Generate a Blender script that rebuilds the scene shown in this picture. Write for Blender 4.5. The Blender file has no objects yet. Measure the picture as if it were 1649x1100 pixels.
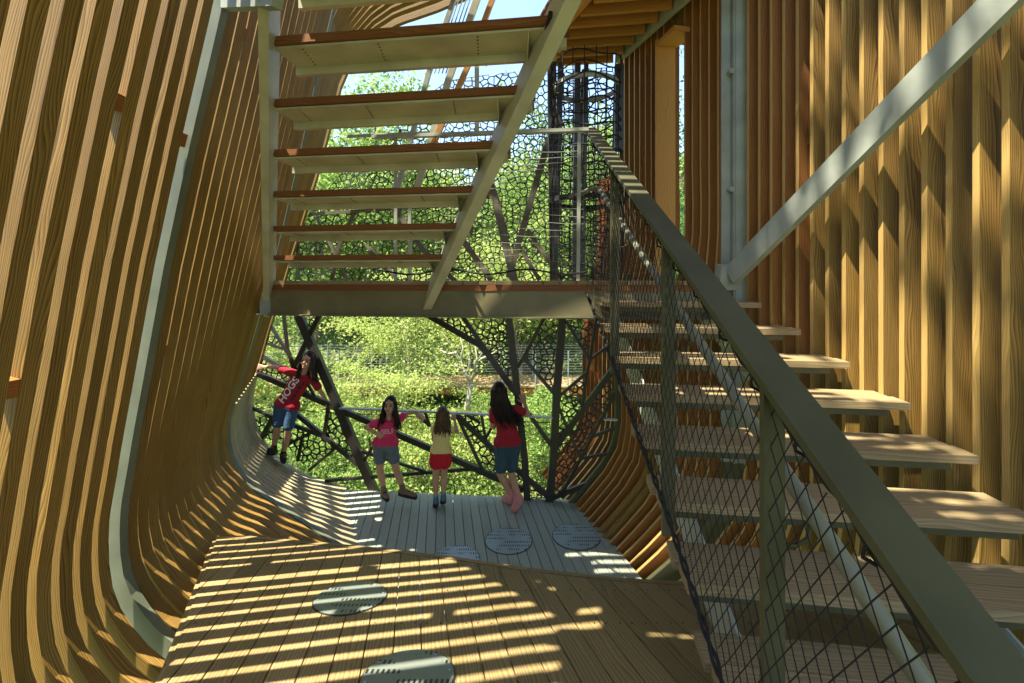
import bpy, bmesh, math, random
import numpy as np
from mathutils import Vector, Matrix
random.seed(7); np.random.seed(7)
S = bpy.context.scene
COL = S.collection

# ------------------------------------------------------------------ camera, sky, sun, exposure
F, CX, HY = 737.0, 824.5, 452.0          # focal length / centre / horizon of the 1649 x 1100 photograph
cam_d = bpy.data.cameras.new('camera'); cam = bpy.data.objects.new('camera', cam_d); COL.objects.link(cam)
cam.location = (0, 0, 0); cam.rotation_euler = (math.radians(90), 0, 0)
cam_d.sensor_width = 36; cam_d.lens = 36 * F / 1649
cam_d.shift_y = -(550 - HY) / 1649
cam_d.clip_start = 0.05; cam_d.clip_end = 1000
S.camera = cam
SUN = Vector((0.325, 0.16, -0.93)).normalized()       # direction the light travels
w = bpy.data.worlds.new('World'); S.world = w; w.use_nodes = True
nt = w.node_tree; bg = nt.nodes['Background']
sky = nt.nodes.new('ShaderNodeTexSky'); sky.sky_type = 'NISHITA'; sky.sun_disc = False
sky.sun_elevation = math.asin(-SUN.z); sky.sun_rotation = math.atan2(-SUN.x, -SUN.y)
nt.links.new(sky.outputs[0], bg.inputs[0]); bg.inputs[1].default_value = 0.135
sd = bpy.data.lights.new('sun', 'SUN'); so = bpy.data.objects.new('sun', sd); COL.objects.link(so)
sd.energy = 5.0; sd.angle = math.radians(0.55); sd.color = (1.0, 0.92, 0.74)
so.rotation_euler = SUN.to_track_quat('-Z', 'Y').to_euler()
S.view_settings.view_transform = 'Standard'; S.view_settings.look = 'None'
S.view_settings.exposure = 1.95; S.view_settings.gamma = 1
S.render.engine = 'CYCLES'
S.cycles.max_bounces = 5; S.cycles.diffuse_bounces = 4; S.cycles.glossy_bounces = 2; S.cycles.transmission_bounces = 3

# ------------------------------------------------------------------ small helpers
SH = 0.134                                # the building's grid is turned a little against the view
def pt(px, py, yg):                       # image point -> point on the grid plane Y + SH*X = yg
    s = (px - CX) / F; Y = yg / (1 + SH * s)
    return Vector((s * Y, Y, -(py - HY) / F * Y))
def pd(px, py, Y): return Vector(((px - CX) / F * Y, Y, -(py - HY) / F * Y))
def gp(X, yg, z): return Vector((X, yg - SH * X, z))

def tag(o, label=None, cat=None, group=None, kind=None):
    if label: o['label'] = label
    if cat: o['category'] = cat
    if group: o['group'] = group
    if kind: o['kind'] = kind
    return o
def thing(name, label, cat, loc=(0, 0, 0), group=None):
    o = bpy.data.objects.new(name, None); COL.objects.link(o); o.location = loc; o.empty_display_size = .1
    return tag(o, label, cat, group)
def link(name, me, parent=None):
    o = bpy.data.objects.new(name, me); COL.objects.link(o)
    if parent is not None:
        o.parent = parent; l = parent
        off = Vector((0, 0, 0))
        while l is not None: off += l.location; l = l.parent
        o.location = -off                  # meshes are written in world coordinates
    return o
def mesh(name, V, Fc, mat, parent=None, uv=None, smooth=False):
    me = bpy.data.meshes.new(name)
    me.from_pydata([tuple(v) for v in V], [], Fc)
    if uv is not None:
        ul = me.uv_layers.new(name='UVMap')
        ul.data.foreach_set('uv', np.array([c for f in uv for p in f for c in p], dtype=np.float32))
    if smooth: me.polygons.foreach_set('use_smooth', [True] * len(me.polygons))
    me.materials.append(mat); me.update()
    return link(name, me, parent)

class MB:                                  # collects boxes, beams and tubes into one mesh
    def __init__(s): s.V = []; s.F = []; s.U = []
    def quad(s, idx, uv): s.F.append(idx); s.U.append(uv)
    def beam(s, p, q, w, h, up=Vector((0, 0, 1)), side=None):
        p = Vector(p); q = Vector(q); d = (q - p); L = d.length; d.normalize()
        sd = Vector(side) - d * d.dot(Vector(side)) if side is not None else d.cross(up)
        if sd.length < 1e-5: sd = d.cross(Vector((0, 1, 0)))
        sd.normalize(); u = sd.cross(d).normalized()
        b = len(s.V)
        for e in (p, q):
            for a, c in ((-1, -1), (1, -1), (1, 1), (-1, 1)):
                s.V.append(e + sd * (a * w / 2) + u * (c * h / 2))
        o = random.random() * 5
        for k in range(4):
            k2 = (k + 1) % 4; ww = w if k % 2 == 0 else h; v0 = o + k * .3
            s.quad((b + k, b + k2, b + 4 + k2, b + 4 + k), ((0, v0), (0, v0 + ww), (L, v0 + ww), (L, v0)))
        s.quad((b + 3, b + 2, b + 1, b), ((0, o), (w * .2, o), (w * .2, o + h), (0, o + h)))
        s.quad((b + 4, b + 5, b + 6, b + 7), ((0, o), (w * .2, o), (w * .2, o + h), (0, o + h)))
        return s
    def prism(s, poly, vec, ud=Vector((0, 1, 0))):      # polygon (ccw seen from -vec) pushed along vec
        n = len(poly); b = len(s.V); vec = Vector(vec); poly = [Vector(p) for p in poly]
        nn = vec.normalized(); vd = nn.cross(ud).normalized()
        f = lambda p: (p.dot(ud), p.dot(vd))
        s.V += poly + [p + vec for p in poly]
        s.quad(tuple(range(b, b + n)), [f(p) for p in poly])
        s.quad(tuple(range(b + 2 * n - 1, b + n - 1, -1)), [f(p) for p in reversed(poly)])
        for k in range(n):
            k2 = (k + 1) % n; p, q = poly[k], poly[k2]
            s.quad((b + k2, b + k, b + n + k, b + n + k2), (f(q), f(p), (f(p)[0], f(p)[1] + vec.length), (f(q)[0], f(q)[1] + vec.length)))
        return s
    def tube(s, pts, r, n=6, closed=False):
        pts = [Vector(p) for p in pts]; m = len(pts); b = len(s.V); prev = None; L = 0
        for i, p in enumerate(pts):
            a = pts[max(i - 1, 0)]; c = pts[min(i + 1, m - 1)]; d = (c - a).normalized()
            ref = prev if prev is not None else (Vector((0, 0, 1)) if abs(d.z) < .9 else Vector((1, 0, 0)))
            x = (ref - d * ref.dot(d)).normalized(); y = d.cross(x); prev = x
            rr = r[i] if isinstance(r, (list, tuple)) else r
            for k in range(n):
                t = 2 * math.pi * k / n; s.V.append(p + x * (math.cos(t) * rr) + y * (math.sin(t) * rr))
        for i in range(m - 1):
            l2 = L + (pts[i + 1] - pts[i]).length
            for k in range(n):
                k2 = (k + 1) % n
                s.quad((b + i * n + k, b + i * n + k2, b + (i + 1) * n + k2, b + (i + 1) * n + k),
                       ((L, k * .02), (L, k * .02 + .02), (l2, k * .02 + .02), (l2, k * .02)))
            L = l2
        s.quad(tuple(range(b + n - 1, b - 1, -1)), [(0, 0)] * n)
        s.quad(tuple(range(b + (m - 1) * n, b + m * n)), [(0, 0)] * n)
        return s
    def build(s, name, mat, parent=None, smooth=False): return mesh(name, s.V, s.F, mat, parent, s.U, smooth)

# ------------------------------------------------------------------ materials
def newmat(name):
    m = bpy.data.materials.new(name); m.use_nodes = True
    return m, m.node_tree, m.node_tree.nodes['Principled BSDF']
def N(t, typ, **kw):
    n = t.nodes.new(typ)
    for k, v in kw.items(): setattr(n, k, v)
    return n
def ramp(t, fac, stops):
    r = N(t, 'ShaderNodeValToRGB'); e = r.color_ramp.elements
    while len(e) < len(stops): e.new(.5)
    for el, (p, c) in zip(e, stops): el.position = p; el.color = (*c, 1)
    t.links.new(fac, r.inputs[0]); return r
def wood(name, light, dark, rough=.62, gs=1.0, weather=None, vary=.42):
    m, t, b = newmat(name); L = t.links
    uv = N(t, 'ShaderNodeUVMap'); oi = N(t, 'ShaderNodeObjectInfo')
    off = N(t, 'ShaderNodeVectorMath', operation='MULTIPLY_ADD')
    cx = N(t, 'ShaderNodeCombineXYZ'); L.new(oi.outputs['Random'], cx.inputs[0]); L.new(oi.outputs['Random'], cx.inputs[1])
    L.new(cx.outputs[0], off.inputs[0]); off.inputs[1].default_value = (37, 11.3, 0); L.new(uv.outputs[0], off.inputs[2])
    # long warp so the growth rings wander, then tight bands across the board
    n1 = N(t, 'ShaderNodeTexNoise'); n1.inputs['Scale'].default_value = 1; n1.inputs['Detail'].default_value = 2
    mp = N(t, 'ShaderNodeMapping'); mp.inputs['Scale'].default_value = (1.1, 7, 1); L.new(off.outputs[0], mp.inputs[0]); L.new(mp.outputs[0], n1.inputs[0])
    sx = N(t, 'ShaderNodeSeparateXYZ'); L.new(off.outputs[0], sx.inputs[0])
    ma = N(t, 'ShaderNodeMath', operation='MULTIPLY_ADD'); L.new(sx.outputs[1], ma.inputs[0]); ma.inputs[1].default_value = 74 * gs
    mb = N(t, 'ShaderNodeMath', operation='MULTIPLY'); L.new(n1.outputs[0], mb.inputs[0]); mb.inputs[1].default_value = 9.5 * gs; L.new(mb.outputs[0], ma.inputs[2])
    sn = N(t, 'ShaderNodeMath', operation='FRACT'); L.new(ma.outputs[0], sn.inputs[0])
    n2 = N(t, 'ShaderNodeTexNoise'); n2.inputs['Scale'].default_value = 1; n2.inputs['Detail'].default_value = 4
    m2 = N(t, 'ShaderNodeMapping'); m2.inputs['Scale'].default_value = (5, 240, 1); L.new(off.outputs[0], m2.inputs[0]); L.new(m2.outputs[0], n2.inputs[0])
    mixf = N(t, 'ShaderNodeMath', operation='MULTIPLY_ADD'); L.new(n2.outputs[0], mixf.inputs[0]); mixf.inputs[1].default_value = .55
    half = N(t, 'ShaderNodeMath', operation='MULTIPLY'); L.new(sn.outputs[0], half.inputs[0]); half.inputs[1].default_value = .52; L.new(half.outputs[0], mixf.inputs[2])
    mid = tuple(.5 * (a + c) for a, c in zip(light, dark))
    r = ramp(t, mixf.outputs[0], [(.18, light), (.55, mid), (.86, dark)])
    col = r.outputs[0]
    # big blotches of tone along the board
    n3 = N(t, 'ShaderNodeTexNoise'); n3.inputs['Scale'].default_value = 1.4; n3.inputs['Detail'].default_value = 3; L.new(off.outputs[0], n3.inputs[0])
    if weather:
        mx = N(t, 'ShaderNodeMix', data_type='RGBA'); rr = ramp(t, n3.outputs[0], [(.35, (0, 0, 0)), (.65, (1, 1, 1))])
        L.new(rr.outputs[0], mx.inputs[0]); L.new(col, mx.inputs[6])
        mul = N(t, 'ShaderNodeMix', data_type='RGBA', blend_type='MULTIPLY'); mul.inputs[0].default_value = 1
        L.new(col, mul.inputs[6]); mul.inputs[7].default_value = (*weather, 1); L.new(mul.outputs[2], mx.inputs[7]); col = mx.outputs[2]
    hs = N(t, 'ShaderNodeHueSaturation'); L.new(col, hs.inputs['Color'])
    rv = N(t, 'ShaderNodeMapRange'); rv.inputs[3].default_value = 1 - vary; rv.inputs[4].default_value = 1 + vary * .7
    ad = N(t, 'ShaderNodeMath', operation='MULTIPLY_ADD'); L.new(n3.outputs[0], ad.inputs[0]); ad.inputs[1].default_value = .5
    r2 = N(t, 'ShaderNodeMath', operation='MULTIPLY'); L.new(oi.outputs['Random'], r2.inputs[0]); r2.inputs[1].default_value = .5; L.new(r2.outputs[0], ad.inputs[2])
    L.new(ad.outputs[0], rv.inputs[0]); L.new(rv.outputs[0], hs.inputs['Value'])
    L.new(hs.outputs[0], b.inputs['Base Color'])
    b.inputs['Roughness'].default_value = rough; b.inputs['Specular IOR Level'].default_value = .3
    bp = N(t, 'ShaderNodeBump'); bp.inputs['Strength'].default_value = .25; bp.inputs['Distance'].default_value = .004
    L.new(mixf.outputs[0], bp.inputs['Height']); L.new(bp.outputs[0], b.inputs['Normal'])
    return m
def paint(name, c, rough=.45, metal=0, var=.18, spec=.4):
    m, t, b = newmat(name); L = t.links
    tc = N(t, 'ShaderNodeTexCoord'); n = N(t, 'ShaderNodeTexNoise'); n.inputs['Scale'].default_value = 5; n.inputs['Detail'].default_value = 6
    L.new(tc.outputs['Object'], n.inputs[0])
    r = ramp(t, n.outputs[0], [(.3, tuple(x * (1 - var) for x in c)), (.7, tuple(min(1, x * (1 + var)) for x in c))])
    L.new(r.outputs[0], b.inputs['Base Color'])
    rr = N(t, 'ShaderNodeMapRange'); rr.inputs[3].default_value = rough - .1; rr.inputs[4].default_value = rough + .15; L.new(n.outputs[0], rr.inputs[0]); L.new(rr.outputs[0], b.inputs['Roughness'])
    b.inputs['Metallic'].default_value = metal; b.inputs['Specular IOR Level'].default_value = spec
    n4 = N(t, 'ShaderNodeTexNoise'); n4.inputs['Scale'].default_value = 220; L.new(tc.outputs['Object'], n4.inputs[0])
    bp = N(t, 'ShaderNodeBump'); bp.inputs['Strength'].default_value = .06; bp.inputs['Distance'].default_value = .002; L.new(n4.outputs[0], bp.inputs['Height']); L.new(bp.outputs[0], b.inputs['Normal'])
    return m
def leafmat(name, a, c, e, trans=.5):
    m, t, b = newmat(name); L = t.links
    g = N(t, 'ShaderNodeNewGeometry')
    r = ramp(t, g.outputs['Random Per Island'], [(0, a), (.55, c), (1, e)])
    L.new(r.outputs[0], b.inputs['Base Color']); b.inputs['Roughness'].default_value = .55; b.inputs['Specular IOR Level'].default_value = .25
    tr = N(t, 'ShaderNodeBsdfTranslucent'); L.new(r.outputs[0], tr.inputs[0])
    mx = N(t, 'ShaderNodeMixShader'); mx.inputs[0].default_value = trans
    L.new(b.outputs[0], mx.inputs[1]); L.new(tr.outputs[0], mx.inputs[2])
    L.new(mx.outputs[0], t.nodes['Material Output'].inputs[0]); return m

M = {}
M['fin'] = wood('pine_fin', (.42, .25, .06), (.075, .034, .005), weather=(.74, .70, .58), gs=1.25)
M['finR'] = wood('red_pine_fin', (.40, .155, .035), (.19, .058, .010), weather=(.8, .7, .6), gs=1.25)
M['edge'] = wood('lit_pine_edge', (.58, .39, .13), (.36, .22, .065), gs=1.2, vary=.15)  # paler tone paints in the light on the right-wall fin edges
M['finM'] = wood('amber_pine_fin', (.40, .165, .034), (.12, .042, .007), weather=(.78, .7, .58), gs=1.25)
M['rampw'] = wood('brown_decking', (.40, .295, .14), (.18, .124, .052), weather=(.8, .8, .72), gs=.8, vary=.3)
M['greyw'] = wood('weathered_grey_decking', (.42, .44, .355), (.30, .32, .25), weather=(.86, .9, .9), vary=.18)
M['slopew'] = wood('weathered_slope_board', (.42, .36, .23), (.27, .225, .13), weather=(.8, .84, .84), vary=.2)
M['treadw'] = wood('tread_wood', (.38, .285, .155), (.215, .155, .078), weather=(.85, .85, .8), gs=.8, vary=.22)
M['dtread'] = wood('dark_tread_wood', (.26, .105, .035), (.14, .05, .016), vary=.2)
M['joist'] = wood('orange_joist', (.62, .32, .09), (.42, .185, .042), vary=.15)
M['steel'] = paint('sage_grey_paint', (.35, .37, .31))
M['steelL'] = paint('pale_grey_paint', (.27, .295, .255))
M['rib'] = paint('green_grey_rib_paint', (.12, .13, .09))
M['pan'] = paint('beige_steel_pan', (.46, .44, .315), .5)
M['dsteel'] = paint('dark_bronze_paint', (.026, .023, .02), .38, 0, .2, .5)
M['rail'] = paint('olive_rail_paint', (.078, .075, .036), .48, 0, .18, .25)
M['beam'] = paint('olive_beam_paint', (.17, .152, .08), .45)
M['hrail'] = paint('handrail_paint', (.17, .165, .11), .35)
M['galv'] = paint('galvanised_steel', (.40, .42, .42), .4, .5)
M['rope'] = paint('black_rope', (.016, .015, .014), .85)
M['wire'] = paint('grey_netting', (.10, .10, .095), .6)
M['lattice'] = paint('laser_cut_lattice', (.022, .022, .022), .45, 0, .2)
M['bolt'] = paint('dark_bolt', (.03, .028, .025), .5)
M['bark'] = wood('bark', (.20, .17, .125), (.09, .07, .05), .85, .5)
M['bark2'] = wood('pale_bark', (.46, .43, .34), (.28, .25, .18), .85, .5)
M['leaf'] = leafmat('spring_leaf', (.11, .20, .04), (.20, .32, .07), (.34, .43, .12))
M['leafY'] = leafmat('yellow_green_leaf', (.23, .32, .07), (.33, .42, .105), (.46, .51, .18))
M['leafD'] = leafmat('deep_green_leaf', (.03, .085, .026), (.07, .165, .045), (.16, .27, .08))

# ------------------------------------------------------------------ curve maths
def crom(P, n):                            # smooth resample of a 2-D polyline
    P = [np.array(p, float) for p in P]; m = len(P); out = []
    d = [0]
    for i in range(1, m): d.append(d[-1] + np.linalg.norm(P[i] - P[i - 1]))
    for k in range(n):
        s = d[-1] * k / (n - 1); i = min(max(np.searchsorted(d, s) - 1, 0), m - 2)
        t = (s - d[i]) / (d[i + 1] - d[i]); h = d[i + 1] - d[i]
        def tan(j):
            if j == 0: return (P[1] - P[0]) / (d[1] - d[0])
            if j == m - 1: return (P[-1] - P[-2]) / (d[-1] - d[-2])
            a = (P[j] - P[j - 1]) / (d[j] - d[j - 1]); b = (P[j + 1] - P[j]) / (d[j + 1] - d[j])
            u = (d[j] - d[j - 1]) / (d[j + 1] - d[j - 1]); return a * (1 - u) + b * u
        t2, t3 = t * t, t ** 3
        out.append((2 * t3 - 3 * t2 + 1) * P[i] + (t3 - 2 * t2 + t) * h * tan(i) + (-2 * t3 + 3 * t2) * P[i + 1] + (t3 - t2) * h * tan(i + 1))
    return out
def fin_mesh(prof, yg, depth, th, out, mat, name, parent, off=0.0, edge=None):
    """board swept along prof [(X,z)] in the grid plane yg; out = +1/-1 side of the curve that is outdoors"""
    n = len(prof); V = []; Fc = []; U = []; L = 0; Ls = [0]
    for i in range(1, n): L += float(np.linalg.norm(prof[i] - prof[i - 1])); Ls.append(L)
    for i in range(n):
        d = prof[min(i + 1, n - 1)] - prof[max(i - 1, 0)]; d = d / np.linalg.norm(d)
        nn = np.array((-d[1], d[0])) * out
        a = prof[i] + nn * off; b = prof[i] + nn * (depth + off)
        V += [gp(a[0], yg - th / 2, a[1]), gp(a[0], yg + th / 2, a[1]), gp(b[0], yg + th / 2, b[1]), gp(b[0], yg - th / 2, b[1])]
    ws = (th, depth, th, depth); vo = (0, .3, .6, .9)
    for i in range(n - 1):
        for k in range(4):
            k2 = (k + 1) % 4; a, b = i * 4, i * 4 + 4
            q = (a + k, a + k2, b + k2, b + k)
            u = ((Ls[i], vo[k]), (Ls[i], vo[k] + ws[k]), (Ls[i + 1], vo[k] + ws[k]), (Ls[i + 1], vo[k]))
            if out < 0: q = q[::-1]; u = u[::-1]
            Fc.append(q); U.append(u)
    e = (n - 1) * 4
    for q in ((3, 2, 1, 0), (e, e + 1, e + 2, e + 3)):
        Fc.append(q if out > 0 else q[::-1]); U.append(((0, 0), (.01, 0), (.01, depth), (0, depth)))
    o = mesh(name, V, Fc, mat, parent, U)
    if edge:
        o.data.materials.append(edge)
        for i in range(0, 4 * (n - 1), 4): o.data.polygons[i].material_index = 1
    return o

# ------------------------------------------------------------------ left hull wall: every fin bends from roof to wall to floor
YK = [-2.2, 0.3, 2.296, 4.12, 5.39]
near = [(.35, 3.62), (-.1, 3.55), (-.6, 3.42), (-1.02, 3.12), (-1.25, 2.7), (-1.55, 1.6), (-1.95, .0), (-2.05, -.5), (-2.15, -1.0), (-2.21, -1.4), (-2.165, -1.71), (-2.0, -1.92), (-1.80, -2.05), (-1.1, -2.5)]
mid = [(.2, 3.66), (-.25, 3.54), (-.75, 3.38), (-1.3, 3.12), (-1.62, 2.72), (-1.92, 1.65), (-2.34, .0), (-2.49, -.5), (-2.66, -1.0), (-2.79, -1.45), (-2.76, -1.70), (-2.56, -1.986), (-2.22, -2.19), (-1.44, -2.62)]
far = [(.1, 3.66), (-.3, 3.5), (-.9, 3.29), (-1.6, 3.07), (-1.97, 2.75), (-2.35, 1.65), (-2.90, .0), (-3.07, -.5), (-3.22, -1.0), (-3.36, -1.5), (-3.31, -1.88), (-3.10, -2.2), (-2.765, -2.42), (-2.08, -2.62)]
sh = lambda S_, dx: [(x + dx, z) for x, z in S_]
LK = np.array([sh(near, .47), sh(near, .40), near, mid, far])
def left_prof(yg, n=30):
    P = [(np.interp(yg, YK, LK[:, i, 0]), np.interp(yg, YK, LK[:, i, 1])) for i in range(14)]
    if n != 30: return crom(P, n)
    Q = crom(P, 130)
    return [q for i, q in enumerate(Q) if i in (0, 129) or (q[1] < -.7 and i % 2 == 0) or (q[1] > 2.4 and i % 4 == 0) or i % 11 == 0]
left = thing('slatted_hull_wall', 'left timber hull wall of leaning curved fins bending into the floor', 'wall', (-2.4, 3, -2.6))
PITCH, TH, DEP = .125, .064, .08
yg = -2.1; k = 0
STEEL_L = [2.296, 4.12]
while yg < 5.40:
    if not any(abs(yg - s) < PITCH * .45 for s in STEEL_L):
        fin_mesh(left_prof(yg), yg, DEP if yg < 2.4 else .07, TH if yg < 2.4 else .080, -1, M['fin'], 'fin', left)
    yg += PITCH; k += 1
for s in STEEL_L:
    fin_mesh(left_prof(s), s + .004, .13, .055, -1, M['rib'], 'steel_rib', left, -.008)
fin_mesh(left_prof(5.45), 5.47, .20, .06, -1, M['fin'], 'end_fin', left)
# boards closing the sloping foot of the wall near the opening
yg = 4.12 + PITCH / 2 + .006
while yg < 5.44:
    P = left_prof(yg, 60); P = [p for p in P if p[1] < -1.15 and p[0] < -.9]
    P = crom(P, 16)
    fin_mesh(P, yg, .03, PITCH - .020, -1, M['slopew'], 'slope_board', left, -.012)
    yg += PITCH
# spacer blocks between neighbouring fins
for kx in range(34):
    yg = random.choice([-.1 + PITCH * i for i in range(1, 38)]) + PITCH * .5
    P = left_prof(yg, 60); i = random.choice([10, 20, 24, 30, 36, 39, 42]); a = Vector((P[i][0], 0, P[i][1])); b = Vector((P[i + 1][0], 0, P[i + 1][1])); d = (b - a).normalized()
    nn = Vector((d.z, 0, -d.x)); c = a + nn * .06 if nn.x < 0 else a - nn * .06
    p = gp(c.x, yg - PITCH / 2 + .03, c.z); q = gp(c.x, yg + PITCH / 2 - .03, c.z)
    MB().beam(p, q, .09, .07, up=Vector((d.x, 0, d.z))).build('spacer', M['finR'], left)

# ------------------------------------------------------------------ right hull wall
def XR(yg): return 3.125 - .3126 * yg
def right_prof(yg, n=24, top=4.0, bot=None):
    m = min(1, max(0, (yg - 3.8) / 1.2)); m = m * m * (3 - 2 * m); x = XR(yg)
    g = lambda a, b: x + a * m + b * (1 - m)
    P = [(x, top), (x, 2.5), (x, 1.0), (x, .4), (g(-.08, 0), 0), (g(-.17, 0), -.4), (g(-.205, 0), -1.0), (g(-.20, -.01), -1.5), (g(-.215, -.05), -1.78), (g(-.30, -.16), -2.03), (g(-.46, -.33), -2.26), (g(-.76, -.7), -2.64)]
    return crom(P, n)
right = thing('slatted_hull_wall', 'right timber hull wall of upright fins behind the lower stair', 'wall', (2.2, 3.5, -2.6))
RP = .103
yg = -.6
STEEL_R = [4.08]
win = (4.66, 4.90)
while yg < 6.35:
    if any(abs(yg - s) < .075 for s in STEEL_R): yg += RP; continue
    m = M['fin'] if yg < 5.3 else M['finR']
    if win[0] < yg < win[1]:               # fins cut away above the landing for a tall slot
        P = right_prof(yg, 60); lo = crom([p for p in P if p[1] < -.1], 16); hi = crom([p for p in P if p[1] > 2.45], 4)
        fin_mesh(lo, yg, .15, .036, 1, m, 'fin', right); fin_mesh(hi, yg, .15, .036, 1, m, 'fin', right)
    elif yg > 5.80:
        P = right_prof(yg, 60); fin_mesh(crom([p for p in P if p[1] < 1.4], 18), yg, .15, .036, 1, m, 'fin', right)
    else:
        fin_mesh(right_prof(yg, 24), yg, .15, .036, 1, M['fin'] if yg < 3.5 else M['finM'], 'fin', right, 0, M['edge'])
    yg += RP
yg = 5.42
P = right_prof(5.47, 60)
fin_mesh(crom([p for p in P if p[1] < .1], 20), 5.47, .16, .05, 1, M['rail'], 'steel_end_rib', right, -.02)
for s in (4.10,):
    P = right_prof(s, 60); fin_mesh(crom([p for p in P if p[1] < -.3], 20), s + .02, .16, .05, 1, M['rail'], 'steel_rib', right, -.006)
# wide reveal boards and header round the slot
wx = XR(win[1]) - .0
MB().beam(gp(XR(win[1]) - .02, win[1] + .012, -.1), gp(XR(win[1]) - .02, win[1] + .012, 2.47), .032, .2, side=Vector((0, 1, 0))).build('slot_jamb', M['joist'], right)
MB().beam(gp(XR(win[0]) - .01, win[0] - .045, 2.42), gp(XR(win[1]) - .01, win[1] + .03, 2.42), .22, .045).build('slot_header', M['joist'], right)

# steel column and diagonal brace in front of the fins
col = thing('steel_column', 'pale grey upright steel column with bolts against the right fins', 'column', gp(XR(4.08) - .03, 4.08, -1.0))
cxx = XR(4.08) - .04
for a, wd, nm in ((-.035, .075, 'flange'), (.075, .10, 'flange')):
    MB().beam(gp(cxx + a, 4.03 - a * .2, -1.5), gp(cxx + a, 4.03 - a * .2, 4.0), wd, .012, side=Vector((1, .0, 0))).build(nm, M['steelL'], col)
MB().beam(gp(cxx + .01, 4.04, -1.5), gp(cxx + .01, 4.04, 4.0), .012, .1, side=Vector((1, 0, 0))).build('web', M['steelL'], col)
for z in (1.72, .75, 2.6):
    MB().tube([gp(cxx - .01, 3.985, z), gp(cxx - .01, 4.03, z)], .022, 10).build('bolt', M['steelL'], col)
def XB(yg): return (2.90 - .3 * yg) / .96
br = thing('diagonal_brace', 'pale green grey diagonal steel brace crossing the right wall', 'brace', pt(1186, 440, 4.0))
def bpt(px, py):
    s = (px - CX) / F; Y = 2.86 / (s + .30); return Vector((s * Y, Y, -(py - HY) / F * Y))
a, b_ = bpt(1178, 444), bpt(1690, -78)
MB().beam(a, b_, .055, .155, side=Vector((1, .3, 0))).build('brace_bar', M['steelL'], br)
MB().beam(a + Vector((.0, .02, -.02)), a + Vector((-.0, .12, .0)), .16, .2).build('gusset', M['steelL'], br)

# ------------------------------------------------------------------ decks
def clip(poly, p, n):                      # keep the side where (x-p).n <= 0
    out = []
    for i in range(len(poly)):
        a, b = poly[i], poly[(i + 1) % len(poly)]
        da = (a[0] - p[0]) * n[0] + (a[1] - p[1]) * n[1]; db = (b[0] - p[0]) * n[0] + (b[1] - p[1]) * n[1]
        if da <= 0: out.append(a)
        if (da < 0 < db) or (db < 0 < da):
            t = da / (da - db); out.append((a[0] + (b[0] - a[0]) * t, a[1] + (b[1] - a[1]) * t))
    return out
def deck(name, label, poly, dirv, pitch, gap, zf, th, mat, loc, holes=()):
    root = tag(bpy.data.objects.new(name, None), None, None, None, 'structure'); COL.objects.link(root); root.location = loc
    d = Vector(dirv).normalized(); nx, ny = d.y, -d.x
    ts = [p[0] * nx + p[1] * ny for p in poly]; t = min(ts)
    ud = Vector((d.x, d.y, 0))
    while t < max(ts):
        q = clip(poly, ((t + gap / 2) * nx, (t + gap / 2) * ny), (-nx, -ny)); q = clip(q, ((t + pitch - gap / 2) * nx, (t + pitch - gap / 2) * ny), (nx, ny))
        if len(q) > 2:
            A = sum(q[i][0] * q[(i + 1) % len(q)][1] - q[(i + 1) % len(q)][0] * q[i][1] for i in range(len(q)))
            if A < 0: q = q[::-1]
            if abs(A) > 1e-4:
                dz = random.uniform(-.0015, .0015)
                MB().prism([Vector((x, y, zf(x, y) + dz)) for x, y in q], (0, 0, -th), ud).build('deck_board', mat, root)
        t += pitch
    return root
RS = .845
zr = lambda x, y: -1.42 * RS - .215 * y
zg = lambda x, y: -2.6
rampP = [(-2.62, 4.06), (-2.40, 4.08), (-1.21, 3.81), (-.46, 3.59), (.12, 3.38), (.77, 3.205), (1.3, 3.13), (2.3, 2.98), (2.75, 1.2), (2.9, .1), (-1.05, .1), (-1.30, 1.4), (-1.70, 2.27)]
rampP = [(x * RS, y * RS if y > .2 else y) for x, y in rampP[::-1]]
ramp_deck = deck('near_sloping_deck', '', rampP, (-.213, 1), .1234, .006, zr, .035, M['rampw'], (0, 2.5, -2))
greyP = [(-2.30, 5.72), (-1.60, 4.5), (-1.0, 3.3), (1.30, 3.3), (1.12, 4.04), (.80, 5.42)]
deck('grey_deck', '', greyP, (-.155, 1), .096, .007, zg, .035, M['greyw'], (0, 4.8, -2.6))
# dark sheet added under the grey deck hides the lit ground in its joints
under = MB().prism([Vector((x, y, -2.70)) for x, y in greyP], (0, 0, -.03)).build('dark_underlay', M['dsteel']); tag(under, kind='structure')
# screws that fix the near deck to its joists
sc = MB(); d_ = Vector((-.213, 1)).normalized(); nx_, ny_ = d_.y, -d_.x; ts_ = [p[0] * nx_ + p[1] * ny_ for p in rampP]; t_ = min(ts_)
while t_ < max(ts_):
    for y in (.9, 1.35, 1.8, 2.25, 2.6, 2.95):
        for o_ in (.028, .095):
            tt = t_ + o_; x = (tt - y * ny_) / nx_
            c_ = True
            for i in range(len(rampP)):
                a, b_ = rampP[i], rampP[(i + 1) % len(rampP)]
            inside = False
            for i in range(len(rampP)):
                a, b_ = rampP[i], rampP[i - 1]
                if (a[1] > y) != (b_[1] > y) and x < (b_[0] - a[0]) * (y - a[1]) / (b_[1] - a[1]) + a[0]: inside = not inside
            if inside: z = zr(x, y); sc.tube([Vector((x, y, z - .004)), Vector((x, y, z + .0022))], .0038, 6)
    t_ += .1234
tag(sc.build('screw', M['bolt'], ramp_deck), kind='stuff')
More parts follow.
